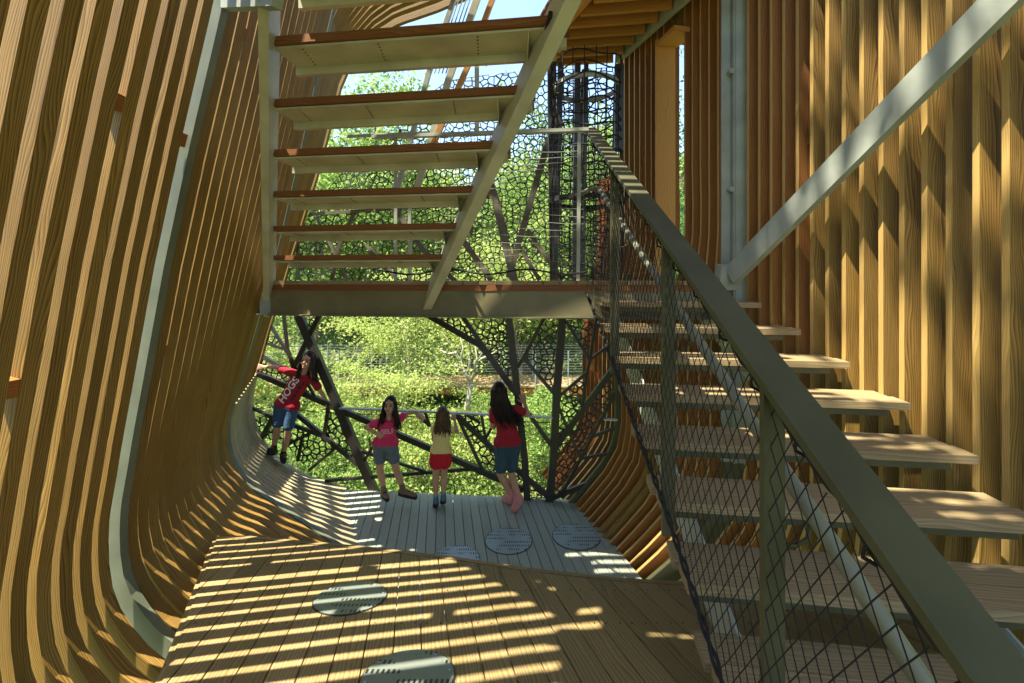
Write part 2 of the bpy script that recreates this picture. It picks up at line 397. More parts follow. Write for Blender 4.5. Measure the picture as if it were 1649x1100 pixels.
# rim board along the curved front of the near deck
rim = [(-2.64, 4.075), (-2.40, 4.10), (-1.21, 3.83), (-.46, 3.61), (.12, 3.40), (.77, 3.225), (1.3, 3.15), (2.3, 3.0)]
rim = [(x * RS, y * RS) for x, y in rim]
for a, b_ in zip(rim[:-1], rim[1:]):
    A = Vector((*a, zr(*a) - .075)); B = Vector((*b_, zr(*b_) - .075))
    MB().beam(A, B, .03, .165).build('rim_board', M['rampw'], ramp_deck)
le = [(-2.635, 4.06), (-1.715, 2.27), (-1.315, 1.4), (-1.07, .1)]
le = [(x * RS, y * RS if y > .2 else y) for x, y in le]
for a, b_ in zip(le[:-1], le[1:]):
    MB().beam(Vector((*a, zr(*a) - .085)), Vector((*b_, zr(*b_) - .085)), .03, .15).build('rim_board', M['rampw'], ramp_deck)
# joists that carry the near deck
for y in (.6, 1.2, 1.8, 2.3):
    MB().beam(Vector((-.72 - .3 * y, y, zr(0, y) - .14)), Vector((2.6 - .1 * y, y, zr(0, y) - .14)), .045, .19).build('joist', M['finR'], ramp_deck)

def discmat(name, colr):
    m, t, b = newmat(name); L = t.links
    tc = N(t, 'ShaderNodeTexCoord'); mp = N(t, 'ShaderNodeMapping'); mp.inputs['Scale'].default_value = (46, 16, 1); L.new(tc.outputs['Object'], mp.inputs[0])
    bk = N(t, 'ShaderNodeTexBrick'); bk.inputs['Scale'].default_value = 1; bk.inputs['Mortar Size'].default_value = .27; bk.inputs['Mortar Smooth'].default_value = 0
    bk.inputs['Brick Width'].default_value = 1; bk.inputs['Row Height'].default_value = 1; L.new(mp.outputs[0], bk.inputs[0])
    n = N(t, 'ShaderNodeTexNoise'); n.inputs['Scale'].default_value = 6.5; n.inputs['Detail'].default_value = 6; L.new(tc.outputs['Object'], n.inputs[0])
    th = ramp(t, n.outputs[0], [(.485, (0, 0, 0)), (.50, (1, 1, 1))])
    sl = ramp(t, bk.outputs['Fac'], [(.4, (1, 1, 1)), (.5, (0, 0, 0))])
    mu = N(t, 'ShaderNodeMath', operation='MULTIPLY'); L.new(th.outputs[0], mu.inputs[0]); L.new(sl.outputs[0], mu.inputs[1])
    mx = N(t, 'ShaderNodeMix', data_type='RGBA'); L.new(mu.outputs[0], mx.inputs[0]); mx.inputs[6].default_value = (*colr, 1); mx.inputs[7].default_value = (.02, .022, .02, 1)
    L.new(mx.outputs[2], b.inputs['Base Color']); b.inputs['Roughness'].default_value = .42; b.inputs['Metallic'].default_value = .35
    return m
M['disc'] = discmat('perforated_disc', (.22, .25, .22)); M['discG'] = discmat('etched_disc', (.34, .40, .40))
def disc(px, py, zf, r, label, cut=None):
    s = (px - CX) / F; v = (py - HY) / F
    Y = 1.42 * RS / (v - .215) if zf is zr else 2.6 / v
    c = Vector((s * Y, Y, zf(0, Y) + .003)); root = thing('floor_disc', label, 'floor plate', c, 'round steel plates let into the decks')
    tz = -.215 if zf is zr else 0
    def ring(r0, n=48):
        P = [(c.x + r0 * math.cos(2 * math.pi * k / n), c.y + r0 * math.sin(2 * math.pi * k / n)) for k in range(n)]
        for (p, nn) in (cut or []): P = clip(P, p, nn)
        return [Vector((x, y, zf(x, y))) for x, y in P]
    for nm, r0, z, mt in (('frame', r, .0035, M['bolt']), ('plate', r * .965, .0075, M['disc'] if zf is zr else M['discG'])):
        P = [p + Vector((0, 0, z)) for p in ring(r0)]
        o = MB().prism(P, (0, 0, -.003)).build(nm, mt, root)
        me = o.data; me.transform(Matrix.Translation(-c)); o.location = (0, 0, 0)
    for k in range(8):
        a = 2 * math.pi * (k + .3) / 8; x, y = c.x + r * .87 * math.cos(a), c.y + r * .87 * math.sin(a)
        if cut and any((x - p[0]) * nn[0] + (y - p[1]) * nn[1] > -.01 for p, nn in cut): continue
        z = zf(x, y); MB().tube([Vector((x, y, z + .007)), Vector((x, y, z + .0105))], .006, 8).build('screw', M['galv'], root)
    return root
disc(565, 963, zr, .196, 'round perforated steel plate striped by sun on the near brown deck')
disc(657, 1092, zr, .190, 'round perforated steel plate at the bottom edge of the picture')
disc(819, 871, zg, .238, 'full round steel plate in the middle of the grey deck')
ex = (1.0 - .72, 4.04 - 5.40); nn = Vector((-(ex[1]), ex[0])).normalized(); 
disc(928, 864, zg, .245, 'round steel plate cut off by the right hull wall', cut=[((1.0, 4.04), (nn.x, nn.y) if nn.x > 0 else (-nn.x, -nn.y))])
disc(733, 902, zg, .235, 'round steel plate half hidden behind the near deck edge')

# ------------------------------------------------------------------ landing
LY = 4.05
land = thing('stair_landing', 'timber landing on a steel edge beam between the two stairs', 'landing', gp(-.3, 4.6, -.1))
xa = pt(437, 480, LY).x; xb = XR(LY) - .03
MB().beam(gp(xa, LY, -.205), gp(xb, LY, -.205), .05, .225).build('edge_beam', M['beam'], land)
MB().beam(gp(xa, LY - .01, -.322), gp(xb, LY - .01, -.322), .11, .012).build('beam_flange', M['beam'], land)
MB().beam(gp(xa, LY - .012, -.065), gp(xb, LY - .012, -.065), .035, .052).build('fascia_board', M['dtread'], land)
X0 = xa + .01
while X0 < xb - .1:
    w_ = .142
    MB().beam(gp(X0 + w_ / 2, LY - .03, -.018), gp(X0 + w_ / 2 - .25, 5.36, -.018), w_ - .008, .036).build('landing_board', M['treadw'], land); X0 += w_
for X0 in (xa - .132, xa - .274, xa - .416):
    y0 = float(np.interp(-(X0 - .06), [2.34, 2.90], [4.12, 5.39])) + .05
    if y0 < 5.2: MB().beam(gp(X0 + .071, y0, -.018), gp(X0 + .071 - .25 * (5.36 - y0) / 1.31, 5.36, -.018), .134, .036).build('landing_board', M['treadw'], land)
for yy in (4.45, 4.85, 5.30):
    MB().beam(gp(xa - .2, yy, -.13), gp(XR(yy) - .25, yy, -.13), .045, .18).build('joist', M['finR'], land)
MB().beam(pt(428, 506, LY - .03) + Vector((0, 0, .0)), pt(428, 458, LY - .03), .10, .03, side=Vector((1, 0, 0))).build('end_plate', M['steelL'], land)
MB().beam(pt(414, 505, LY), pt(440, 505, LY), .12, .012).build('seat_plate', M['steelL'], land)

# ------------------------------------------------------------------ upper stair (comes up towards the viewer)
up = thing('upper_stair', 'open upper stair with dark wooden treads on bolted steel pans', 'stair', gp(-1.2, 3.9, 0))
RT = {1: 730, 2: 755, 3: 783, 4: 820, 5: 862, 6: 921, 7: 1000, 8: 1110, 9: 1260}
UR, UC, UY0 = .22, .279, 3.97
for k in range(1, 10):
    yk = UY0 - UC * k; z = UR * k
    xl = pt(442, 0, yk).x; xr = pt(RT[k], 0, yk).x; D = .30
    a, b_ = gp(xl, yk + D / 4, z - .022), gp(xr, yk + D / 4, z - .022)
    MB().beam(a, b_, D / 2 - .004, .042).build('tread_board', M['dtread'], up)
    a, b_ = gp(xl, yk + D * .75, z - .022), gp(xr, yk + D * .75, z - .022)
    MB().beam(a, b_, D / 2 - .004, .042).build('tread_board', M['dtread'], up)
    sxr = pt(RT[k], 0, yk).x - .17
    pan = MB().beam(gp(xl, yk + .15, z - .052), gp(xr - .04, yk + .15, z - .052), .25, .012).build('tread_pan', M['pan'], up)
    MB().beam(gp(xl, yk + .262, z - .075), gp(xr - .05, yk + .262, z - .075), .03, .055).build('pan_lip', M['pan'], pan)
    for fx in (.09, .36, .70):
        x0 = xl + (xr - xl) * fx
        for j in range(6):
            c = gp(x0 - j * .002, yk + .045 + j * .035, z - .058); MB().tube([c, c + Vector((0, 0, -.004))], .0042, 6).build('bolt', M['bolt'], pan)
# stringers run just inside the tread ends
def strg(fr, dz, name, w_, h_, k0, k1, pxs=None):
    pts = []
    for k in (k0, k1):
        yk = UY0 - UC * k + .15
        if fr == 'L': x = pt(434, 0, yk).x
        else: x = np.interp(k, list(RT), [pt(RT[i], 0, UY0 - UC * i).x - .165 - .006 * i for i in RT]) if k >= 1 else pt(730, 0, UY0 - UC).x - .16 + (1 - k) * -.137
        pts.append(gp(float(x), yk, UR * k + dz))
    return MB().beam(pts[0], pts[1], w_, h_, side=Vector((1, 0, 0))).build(name, M['pan'], up)
strg('R', -.17, 'stringer', .07, .26, -.30, 9)
strg('L', -.15, 'stringer', .05, .20, -.6, 9)
for k in range(1, 9):                      # notch brackets welded on the stringer
    yk = UY0 - UC * k; x = pt(RT[k], 0, yk).x - .17
    MB().prism([gp(x - .045, yk + .02, z_) if i_ == 0 else gp(x - .045, yk + .26, z_) for i_, z_ in ((0, UR * k - .06), (1, UR * k - .06), (1, UR * k - .16))], (.006, 0, 0)).build('bracket', M['pan'], up)
    MB().beam(gp(x + .02, yk + .14, UR * k - .08), gp(x + .16, yk + .14, UR * k - .08), .03, .05).build('bracket', M['pan'], up)
MB().beam(pt(362, 8, 2.30), pt(447, 4, 2.0), .05, .05).build('header_beam', M['steelL'], up)

# ------------------------------------------------------------------ lower stair (goes up away from the viewer)
lo = thing('lower_stair', 'wide lower stair of wooden treads beside the right fins', 'stair', gp(1.4, 3.0, -1))
RL = {1: 1250, 2: 1318, 3: 1382, 4: 1470, 5: 1580, 6: 1700, 7: 1850, 8: 2050, 9: 2300, 10: 2600}
LR, LC = .168, .312
for k in range(1, 9):
    yk = LY - LC * k; z = -LR * k
    xl = .69 if k > 1 else .74; xr = min(pt(RL[k], 0, yk).x, XR(yk) - .05)
    for j, (y0, y1) in enumerate(((0, .146), (.152, .298))):
        a, b_ = gp(xl, yk + (y0 + y1) / 2, z - .02), gp(xr, yk + (y0 + y1) / 2, z - .02)
        MB().beam(a, b_, y1 - y0, .04).build('tread_board', M['treadw'], lo)
    MB().beam(gp(xl + .05, yk + .055, z - .062), gp(xr - .1, yk + .055, z - .062), .05, .04).build('tread_angle', M['rail'], lo)
    MB().beam(gp(xl + .05, yk + .25, z - .062), gp(xr - .1, yk + .25, z - .062), .05, .04).build('tread_angle', M['rail'], lo)
for k in range(1, 9):
    yk = LY - LC * k; z = -LR * k
    for x0 in (.875, 1.635 + .25 * k / 8):
        MB().prism([gp(x0, yk + .03, z - .083), gp(x0, yk + .28, z - .083), gp(x0, yk + .28, z - .15)], (.008, 0, 0)).build('bracket', M['steel'], lo)
for x0 in (.86, 1.62):
    k0, k1 = (.3, 8.2)
    MB().beam(gp(x0, LY - LC * k0 + .15, -LR * k0 - .2), gp(x0 + (.25 if x0 > 1 else 0), LY - LC * k1 + .15, -LR * k1 - .2), .012, .22, side=Vector((1, 0, 0))).build('stringer', M['steel'], lo)
    MB().beam(gp(x0 + .04, LY - LC * k0 + .15, -LR * k0 - .31), gp(x0 + .04 + (.25 if x0 > 1 else 0), LY - LC * k1 + .15, -LR * k1 - .31), .08, .012, side=Vector((1, 0, 0))).build('stringer_flange', M['steel'], lo)

# ------------------------------------------------------------------ lower stair railing, nets
RX = .70
def railz(Y): return .19 + .561 * (Y - 2.015)
rl = thing('stair_railing', 'olive steel stair railing with flat top rail, round handrail and black diamond net', 'railing', (RX, 2.0, -1.0))
MB().beam(Vector((RX, .35, railz(.35))), Vector((RX, 4.10, railz(4.10))), .10, .022, side=Vector((1, 0, 0))).build('top_rail', M['rail'], rl)
for Y, zb in ((3.07, -.62), (2.015, -1.12), (1.21, -1.50)):
    MB().beam(Vector((RX - .012, Y, zb)), Vector((RX - .012, Y, railz(Y) - .013)), .056, .022, side=Vector((1, 0, 0))).build('post', M['rail'], rl)
h0, h1 = Vector((.775, 4.06, .81)), Vector((.79, .70, -.86))
hp = [pd(928, 316, 4.1), pd(950, 305, 4.1), h0 + Vector((-.01, .0, .01)), h0 + (h1 - h0) * .04, h0 + (h1 - h0) * .5, h1]
MB().tube(hp, .021, 12).build('handrail', M['hrail'], rl, True)
for Y in (3.07, 2.015, 1.21):
    t = (4.06 - Y) / (4.06 - .70); c = h0 + (h1 - h0) * t
    b0 = Vector((RX, Y, c.z - .09)); MB().tube([b0, b0 + Vector((.05, .0, -.005)), Vector((c.x - .005, Y, c.z - .075)), Vector((c.x, Y, c.z - .02))], .007, 6).build('handrail_bracket', M['rail'], rl, True)
# net bottom rope (two strands twisted) follows the tread ends
rope = [pd(944, 470, 3.95)]
for px, py, X_ in ((958, 505, .68), (1000, 620, .655), (1035, 720, .65), (1065, 800, .645), (1110, 935, .645), (1160, 1090, .645), (1230, 1290, .645)):
    s = (px - CX) / F; rope.append(Vector((X_, X_ / s, -(py - HY) / F * X_ / s)))
def resample(P, n):
    P = [Vector(p) for p in P]; d = [0]
    for i in range(1, len(P)): d.append(d[-1] + (P[i] - P[i - 1]).length)
    return [Vector([float(np.interp(d[-1] * k / (n - 1), d, [p[c] for p in P])) for c in range(3)]) for k in range(n)]
R_ = resample(rope, 110)
for ph in (0, math.pi):
    MB().tube([p + Vector((.008 * math.cos(i * .9 + ph), 0, .008 * math.sin(i * .9 + ph))) for i, p in enumerate(R_)], .0065, 5).build('net_rope', M['rope'], rl, True)
top_rope = [Vector((RX - .02 + .004 * math.sin(i), Y, railz(Y) - .045 - .008 * math.sin(i * 2.1))) for i, Y in enumerate(np.linspace(4.05, .45, 90))]
MB().tube(top_rope, .010, 5).build('net_rope', M['rope'], rl, True)
for i in range(4, 88, 5):                  # lashings that tie the net to the rail
    c = top_rope[i]; MB().tube([c + Vector((.022 * math.cos(t), 0.01 * math.sin(t * 2), .028 * math.sin(t) + .008)) for t in np.linspace(0, 6.28, 9)], .0045, 4).build('lashing', M['rope'], rl, True)
bot_y = [p.y for p in R_][::-1]; bot_z = [p.z for p in R_][::-1]; bot_x = [p.x for p in R_][::-1]
def netp(u, v):                            # u metres along Y, v 0..1 from rope to rail
    zb = float(np.interp(u, bot_y, bot_z)); xb_ = float(np.interp(u, bot_y, bot_x)); zt = railz(u) - .05
    return Vector((xb_ + (RX - .02 - xb_) * v + .006 * math.sin(u * 5 + v * 3), u + .003 * math.sin(v * 13 + u * 7), zb + (zt - zb) * v))
nm = MB()
for sg in (1, -1):
    for c in np.arange(-1.6, 6.2, .056):
        pts = []
        for z in np.arange(-2.0, 1.4, .07):
            u = c + sg * (z + .561 * (1 if sg < 0 else 1) * 0) / 1.55
            if .5 <= u <= 4.0:
                zb = float(np.interp(u, bot_y, bot_z)); zt = railz(u) - .05
                if zb - .035 < z < zt + .035:
                    v = min(1, max(0, (z - zb) / (zt - zb))); xb_ = float(np.interp(u, bot_y, bot_x))
                    pts.append(Vector((xb_ + (RX - .02 - xb_) * v + .004 * math.sin(u * 5 + v * 3), u, min(max(z, zb), zt))))
        if len(pts) > 1: nm.tube(pts, .0018, 3)
tag(nm.build('safety_net', M['rope'], rl), kind='stuff')

# landing guard with square net
lg = thing('landing_guard', 'landing guard of pale square netting under a thin top rail', 'guard', pt(820, 450, LY + .06))
GY = LY + .06
MB().beam(pt(600, 221, GY), pt(948, 209, GY), .055, .03).build('top_rail', M['steel'], lg)
MB().beam(pt(931, 455, GY), pt(933, 212, GY), .03, .012, side=Vector((1, 0, 0))).build('post', M['steel'], lg)
MB().beam(pt(637, 455, GY), pt(637, 220, GY), .03, .012, side=Vector((1, 0, 0))).build('post', M['steel'], lg)
MB().tube([pt(x, 438 + 4 * math.sin(x * .05), GY - .01) for x in range(600, 945, 8)], .009, 5).build('net_rope', M['rope'], lg, True)
nm = MB()
for i, x in enumerate(np.arange(700, 946, 10.5)):
    nm.tube([pt(x + 2 * math.sin(y * .04 + i), y, GY) for y in range(216, 446, 22)], .0025, 3)
for i, y in enumerate(np.arange(222, 440, 10.5)):
    nm.tube([pt(x, y + 2.2 * math.sin(x * .035 + i), GY) for x in range(700, 950, 16)], .0025, 3)
tag(nm.build('safety_net', M['wire'], lg), kind='stuff')
# rope hung beside the upper stair
MB().tube([pt(895 - 8, 20, 2.2), pt(850, 170, 2.9), pt(790, 285, 3.4), pt(745, 375, 3.8), pt(728, 432, 4.05)], .011, 6).build('guard_rope', M['rope'], up, True)

# ------------------------------------------------------------------ facade screen: dark branching bars and cut lattice
SY = 5.47
scr = thing('branching_screen', 'dark bronze screen of branching bars with cracked cell lattice panels behind the girls', 'screen', pt(820, 800, SY))
def bar(pts, wpx, mat='dsteel', name='bar', yg=SY, dep=None, root=None):
    wd = wpx / F * yg; dp = dep or max(.03, wd * .9)
    for a, b_ in zip(pts[:-1], pts[1:]):
        A, B = pt(*a, yg), pt(*b_, yg); e = (B - A).normalized() * (wd * .25)
        MB().beam(A - e, B + e, wd, dp, side=(B - A).cross(Vector((0, 1, 0)))).build(name, M[mat], root or scr)
BARS = [
 ([(480, 505), (547, 660), (603, 792)], 13), ([(515, 508), (470, 600)], 8), ([(414, 601), (547, 659), (697, 724), (841, 788)], 9),
 ([(436, 525), (471, 580), (480, 600)], 5), ([(457, 508), (463, 562), (472, 590)], 5), ([(429, 553), (461, 563)], 4), ([(424, 575), (463, 597), (480, 606)], 6),
 ([(495, 617), (508, 640)], 4), ([(400, 654), (437, 671)], 5), ([(474, 664), (521, 702), (576, 747)], 7), ([(422, 705), (441, 671)], 8),
 ([(452, 677), (520, 702)], 6), ([(461, 717), (496, 699)], 5), ([(480, 741), (487, 704)], 5), ([(498, 757), (541, 721)], 5), ([(523, 699), (529, 656)], 6),
 ([(525, 774), (762, 755)], 5), ([(579, 726), (684, 759)], 4.5), ([(584, 746), (601, 719)], 4.5),
 ([(819, 505), (834, 640), (845, 740), (849, 806)], 11), ([(906, 505), (896, 640), (891, 740), (884, 807)], 12),
 ([(690, 508), (773, 556), (786, 571), (831, 633)], 9), ([(745, 510), (784, 566)], 7), ([(877, 510), (843, 576), (831, 594)], 5.5), ([(843, 576), (895, 637)], 5.5),
 ([(912, 518), (949, 579)], 5), ([(961, 508), (950, 579), (945, 600), (937, 654)], 4.5), ([(950, 579), (981, 556)], 4), ([(902, 637), (945, 600)], 4.5),
 ([(896, 717), (989, 592)], 9), ([(900, 656), (916, 696), (935, 738)], 5), ([(896, 800), (910, 785), (935, 738), (991, 631)], 5), ([(954, 703), (992, 688)], 4.5), ([(936, 738), (975, 731)], 4.5),
 ([(853, 668), (889, 719)], 6.5), ([(886, 803), (943, 780)], 7), ([(735, 668), (797, 726), (886, 802)], 8), ([(737, 672), (777, 756)], 5),
 ([(775, 666), (782, 708)], 4.5), ([(791, 690), (780, 710)], 4.5), ([(749, 666), (773, 681)], 4.5), ([(684, 662), (692, 686)], 4.5), ([(667, 662), (690, 684)], 4.5)]
for pts, wpx in BARS: bar(pts, wpx)
MB().beam(pt(547, 657, SY - .03), pt(890, 672, SY - .03), .05, .02).build('hand_rail', M['galv'], scr)
MB().beam(pt(972, 675, SY - .03), pt(994, 676, SY - .03), .05, .02).build('hand_rail', M['galv'], scr)
MB().tube([pt(405, 657, SY), pt(560, 666, SY), pt(890, 681, SY)], .005, 4).build('cable', M['dsteel'], scr)

def inpoly(p, poly):
    c = False
    for i in range(len(poly)):
        a, b_ = poly[i], poly[i - 1]
        if (a[1] > p[1]) != (b_[1] > p[1]) and p[0] < (b_[0] - a[0]) * (p[1] - a[1]) / (b_[1] - a[1]) + a[0]: c = not c
    return c
def lattice(poly, cell, barw, yg, mat, root, th=.008, name='lattice_panel', skip=.0):
    x0, x1 = min(p[0] for p in poly), max(p[0] for p in poly); y0, y1 = min(p[1] for p in poly), max(p[1] for p in poly)
    sites = []
    for i, gx in enumerate(np.arange(x0 - cell * 2, x1 + cell * 2, cell)):
        for gy in np.arange(y0 - cell * 2, y1 + cell * 2, cell):
            sites.append((gx + random.uniform(-.5, .5) * cell * .95, gy + (cell / 2 if i % 2 else 0) + random.uniform(-.5, .5) * cell * .95))
    A = np.array(sites); V = []; Fc = []
    for s in sites:
        if not inpoly(s, poly): continue
        d = ((A - np.array(s)) ** 2).sum(1); idx = np.argsort(d)[1:17]
        c = list(poly)
        for j in idx:
            q = sites[j]; c = clip(c, ((s[0] + q[0]) / 2, (s[1] + q[1]) / 2), (q[0] - s[0], q[1] - s[1]))
            if len(c) < 3: break
        if len(c) < 3: continue
        cc = (sum(p[0] for p in c) / len(c), sum(p[1] for p in c) / len(c))
        inr = 1e9
        for i in range(len(c)):
            a, b_ = c[i], c[(i + 1) % len(c)]; l = math.hypot(b_[0] - a[0], b_[1] - a[1])
            if l > 1e-6: inr = min(inr, abs((b_[0] - a[0]) * (a[1] - cc[1]) - (a[0] - cc[0]) * (b_[1] - a[1])) / l)
        f = 1 - min(.8, barw / 2 / max(inr, 1e-3))
        b0 = len(V); n = len(c); off = Vector((0, th, 0))
        O = [pt(*p, yg) for p in c]; I = [pt(cc[0] + (p[0] - cc[0]) * f, cc[1] + (p[1] - cc[1]) * f, yg) for p in c]
        V += O + I + [p + off for p in O] + [p + off for p in I]
        for k in range(n):
            k2 = (k + 1) % n
            Fc += [(b0 + k, b0 + k2, b0 + n + k2, b0 + n + k), (b0 + n + k, b0 + n + k2, b0 + 3 * n + k2, b0 + 3 * n + k), (b0 + 2 * n + k2, b0 + 2 * n + k, b0 + 3 * n + k, b0 + 3 * n + k2)]
    if V: return mesh(name, V, Fc, M[mat], root)
PAN = [
 [(474, 688), (520, 704), (528, 662), (546, 664), (597, 775), (574, 748), (541, 722), (498, 756), (480, 740), (462, 718)],
 [(424, 704), (441, 673), (472, 688), (460, 717)], [(437, 530), (459, 562), (429, 552)], [(424, 577), (463, 599), (478, 626), (414, 600)], [(463, 597), (495, 617), (507, 640), (476, 626)],
 [(695, 512), (820, 512), (833, 628), (786, 571), (782, 563)], [(877, 513), (906, 513), (896, 636), (844, 576)], [(912, 516), (960, 512), (950, 578)],
 [(903, 638), (945, 602), (937, 655), (898, 712)], [(900, 712), (989, 597), (991, 631), (936, 738), (916, 696)], [(897, 718), (916, 698), (935, 738), (908, 786), (888, 802)],
 [(738, 678), (797, 726), (846, 768), (848, 784), (777, 756)], [(849, 770), (884, 802), (850, 804)], [(735, 668), (776, 668), (782, 708)], [(484, 512), (513, 512), (500, 540)],
 [(402, 658), (436, 674), (423, 702), (408, 690)]]
for p in PAN: tag(lattice(p, 10.0, 1.8, SY + .012, 'lattice', scr), kind='stuff')
# fine wire mesh stretched over the opening
nm = MB()
for x in np.arange(420, 985, 9.0): nm.tube([pt(x, 512, SY + .03), pt(x + (x - 700) * -.03, 800, SY + .03)], .0011, 3)
for y in np.arange(516, 800, 9.0): nm.tube([pt(430, y, SY + .03), pt(985, y + 4, SY + .03)], .0011, 3)
tag(nm.build('wire_mesh', M['wire'], scr), kind='stuff')

# upper screen above the landing
us_ = thing('branching_screen', 'upper cracked cell screen with brown branching posts above the landing', 'screen', pt(760, 450, SY + .05))
UPY = SY + .06
M['ubar'] = paint('brown_bar_paint', (.12, .105, .075), .45)
UB = [([(776, 250), (800, 330), (828, 452)], 13), ([(884, 225), (850, 340), (820, 445)], 10), ([(735, 372), (790, 450)], 9), ([(850, 372), (905, 450)], 7), ([(835, 395), (868, 450)], 6),
      ([(500, 345), (735, 330)], 5), ([(570, 345), (545, 400), (535, 450)], 6), ([(640, 340), (680, 400), (735, 455)], 8), ([(510, 350), (560, 450)], 4), ([(590, 395), (640, 450)], 5), ([(480, 390), (480, 450)], 5),
      ([(940, 115), (932, 300), (925, 450)], 7)]
for pts, wpx in UB: bar(pts, wpx, 'ubar', 'bar', UPY, None, us_)
UPOLY = [(452, 455), (478, 385), (505, 330), (585, 240), (640, 215), (660, 175), (720, 130), (800, 118), (990, 108), (990, 455)]
M['ulattice'] = paint('grey_brown_lattice', (.05, .048, .042), .45)
tag(lattice(UPOLY, 10.0, 1.3, UPY + .015, 'ulattice', us_), kind='stuff')

# ------------------------------------------------------------------ climbing net tube and dark poles at the back of the landing
ct = thing('climbing_net_tube', 'black rope net tube with dark poles behind the landing rail', 'climbing net', pt(945, 450, 5.1))
for x0, x1, wpx in ((888, 892, 13), (903, 893, 9), (930, 926, 9), (944, 938, 6)):
    bar([(x0, 105), (x1, 452)], wpx, 'dsteel', 'pole', 5.15, .07, ct)
bar([(997, 108), (996, 240)], 13, 'dsteel', 'pole', 5.0, .07, ct)
c0 = pt(944, 300, 5.05); rr = .37
nm = MB()
ztop, zbot = pt(944, 100, 5.05).z, 0.02
for k in range(20):
    a = 2 * math.pi * k / 20
    nm.tube([Vector((c0.x + rr * (1 + .05 * math.sin(z * 3)) * math.cos(a + .05 * z), c0.y + rr * math.sin(a + .05 * z), z)) for z in np.linspace(zbot, ztop, 14)], .0055, 4)
for z in np.arange(1.35, ztop, .12):
    nm.tube([Vector((c0.x + rr * math.cos(a), c0.y + rr * math.sin(a), z + .03 * math.sin(a * 4 + z * 7))) for a in np.linspace(0, 2 * math.pi, 30)], .0085, 4)
for z in np.arange(.06, 1.35, .11):
    nm.tube([Vector((c0.x + rr * .8 * math.cos(a), c0.y + rr * math.sin(a), z + .02 * math.sin(a * 4 + z * 7))) for a in np.linspace(0, 2 * math.pi, 26)], .006, 4)
tag(nm.build('rope_net', M['rope'], ct), kind='stuff')
for z, r_, mt in ((pt(944, 142, 5.05).z, .34, 'steel'), (pt(944, 325, 5.05).z, .40, 'rope')):
    o = MB(); n = 28
    for k in range(n):
        a0, a1 = 2 * math.pi * k / n, 2 * math.pi * (k + 1) / n
        o.beam(Vector((c0.x + r_ * math.cos(a0), c0.y + r_ * math.sin(a0), z)), Vector((c0.x + r_ * math.cos(a1), c0.y + r_ * math.sin(a1), z)), .02, .17 if mt == 'steelL' else .05)
    o.build('ring', M[mt], ct)

# ------------------------------------------------------------------ upper deck joists over the landing
ud = thing('upper_deck', 'orange timber upper deck joists on a grey steel edge beam overhead', 'deck', gp(.9, 5.0, 2.6))
yy = 5.62; i = 0
while yy > 3.2:
    xl = float(np.interp(yy, [4.0, 4.7, 5.75], [.95, .62, .2])); xr = XR(yy) - .16
    MB().beam(gp(xl, yy, 2.70), gp(xr, yy, 2.70), .04, .19).build('joist', M['joist'], ud); yy -= .205
MB().beam(gp(.18, 5.75, 2.70), gp(1.15, 3.2, 2.70), .045, .2).build('trimmer', M['joist'], ud)
xx = .15
while xx < 2.1:
    MB().beam(gp(xx + .95 - .25, 3.2, 2.815), gp(xx, 5.7, 2.815), .135, .03).build('deck_board', M['dtread'], ud); xx += .142
MB().beam(gp(XR(5.6) - .12, 5.6, 2.64), gp(XR(3.0) - .12, 3.0, 2.64), .05, .12).build('edge_beam', M['steel'], ud)
# leaning posts and pickets of the upper gallery seen past the stair
gal = thing('upper_gallery_rail', 'leaning pale posts and pickets of the upper gallery against the sky', 'railing', pt(700, 330, 5.0))
for pts, wpx, mt in (([(738, -20), (690, 120), (632, 335)], 7, 'steel'), ([(775, -20), (722, 130), (664, 330)], 10, 'pan'), ([(800, -20), (752, 110), (690, 250)], 8, 'joist'), ([(768, 60), (768, 150), (768, 210)], 7, 'pan'), ([(660, 330), (660, 455)], 5, 'steel')):
    bar(pts, wpx, mt, 'post', 5.3, .06, gal)
for x in range(6): bar([(742 + x * 6, -10), (700 + x * 6, 118)], 1.6, 'steelL', 'picket', 5.38, .012, gal)
bar([(560, 220), (690, 214)], 4, 'steel', 'rail', 5.32, .04, gal)

# ------------------------------------------------------------------ unseen landing at the head of the upper stair, added to shade the lower one
ul = thing('shade_landing', 'unseen upper landing deck added to shade the lower stair', 'landing', gp(.2, .2, 2.2))
xx = -1.05
while xx < 2.6:
    MB().beam(gp(xx, -1.9, 2.16), gp(xx, 1.40, 2.16), .135, .035).build('deck_board', M['treadw'], ul); xx += .142
for yy in (-1.7, -.6, .5, 1.32): MB().beam(gp(-1.1, yy, 2.04), gp(2.65, yy, 2.04), .05, .18).build('joist', M['joist'], ul)

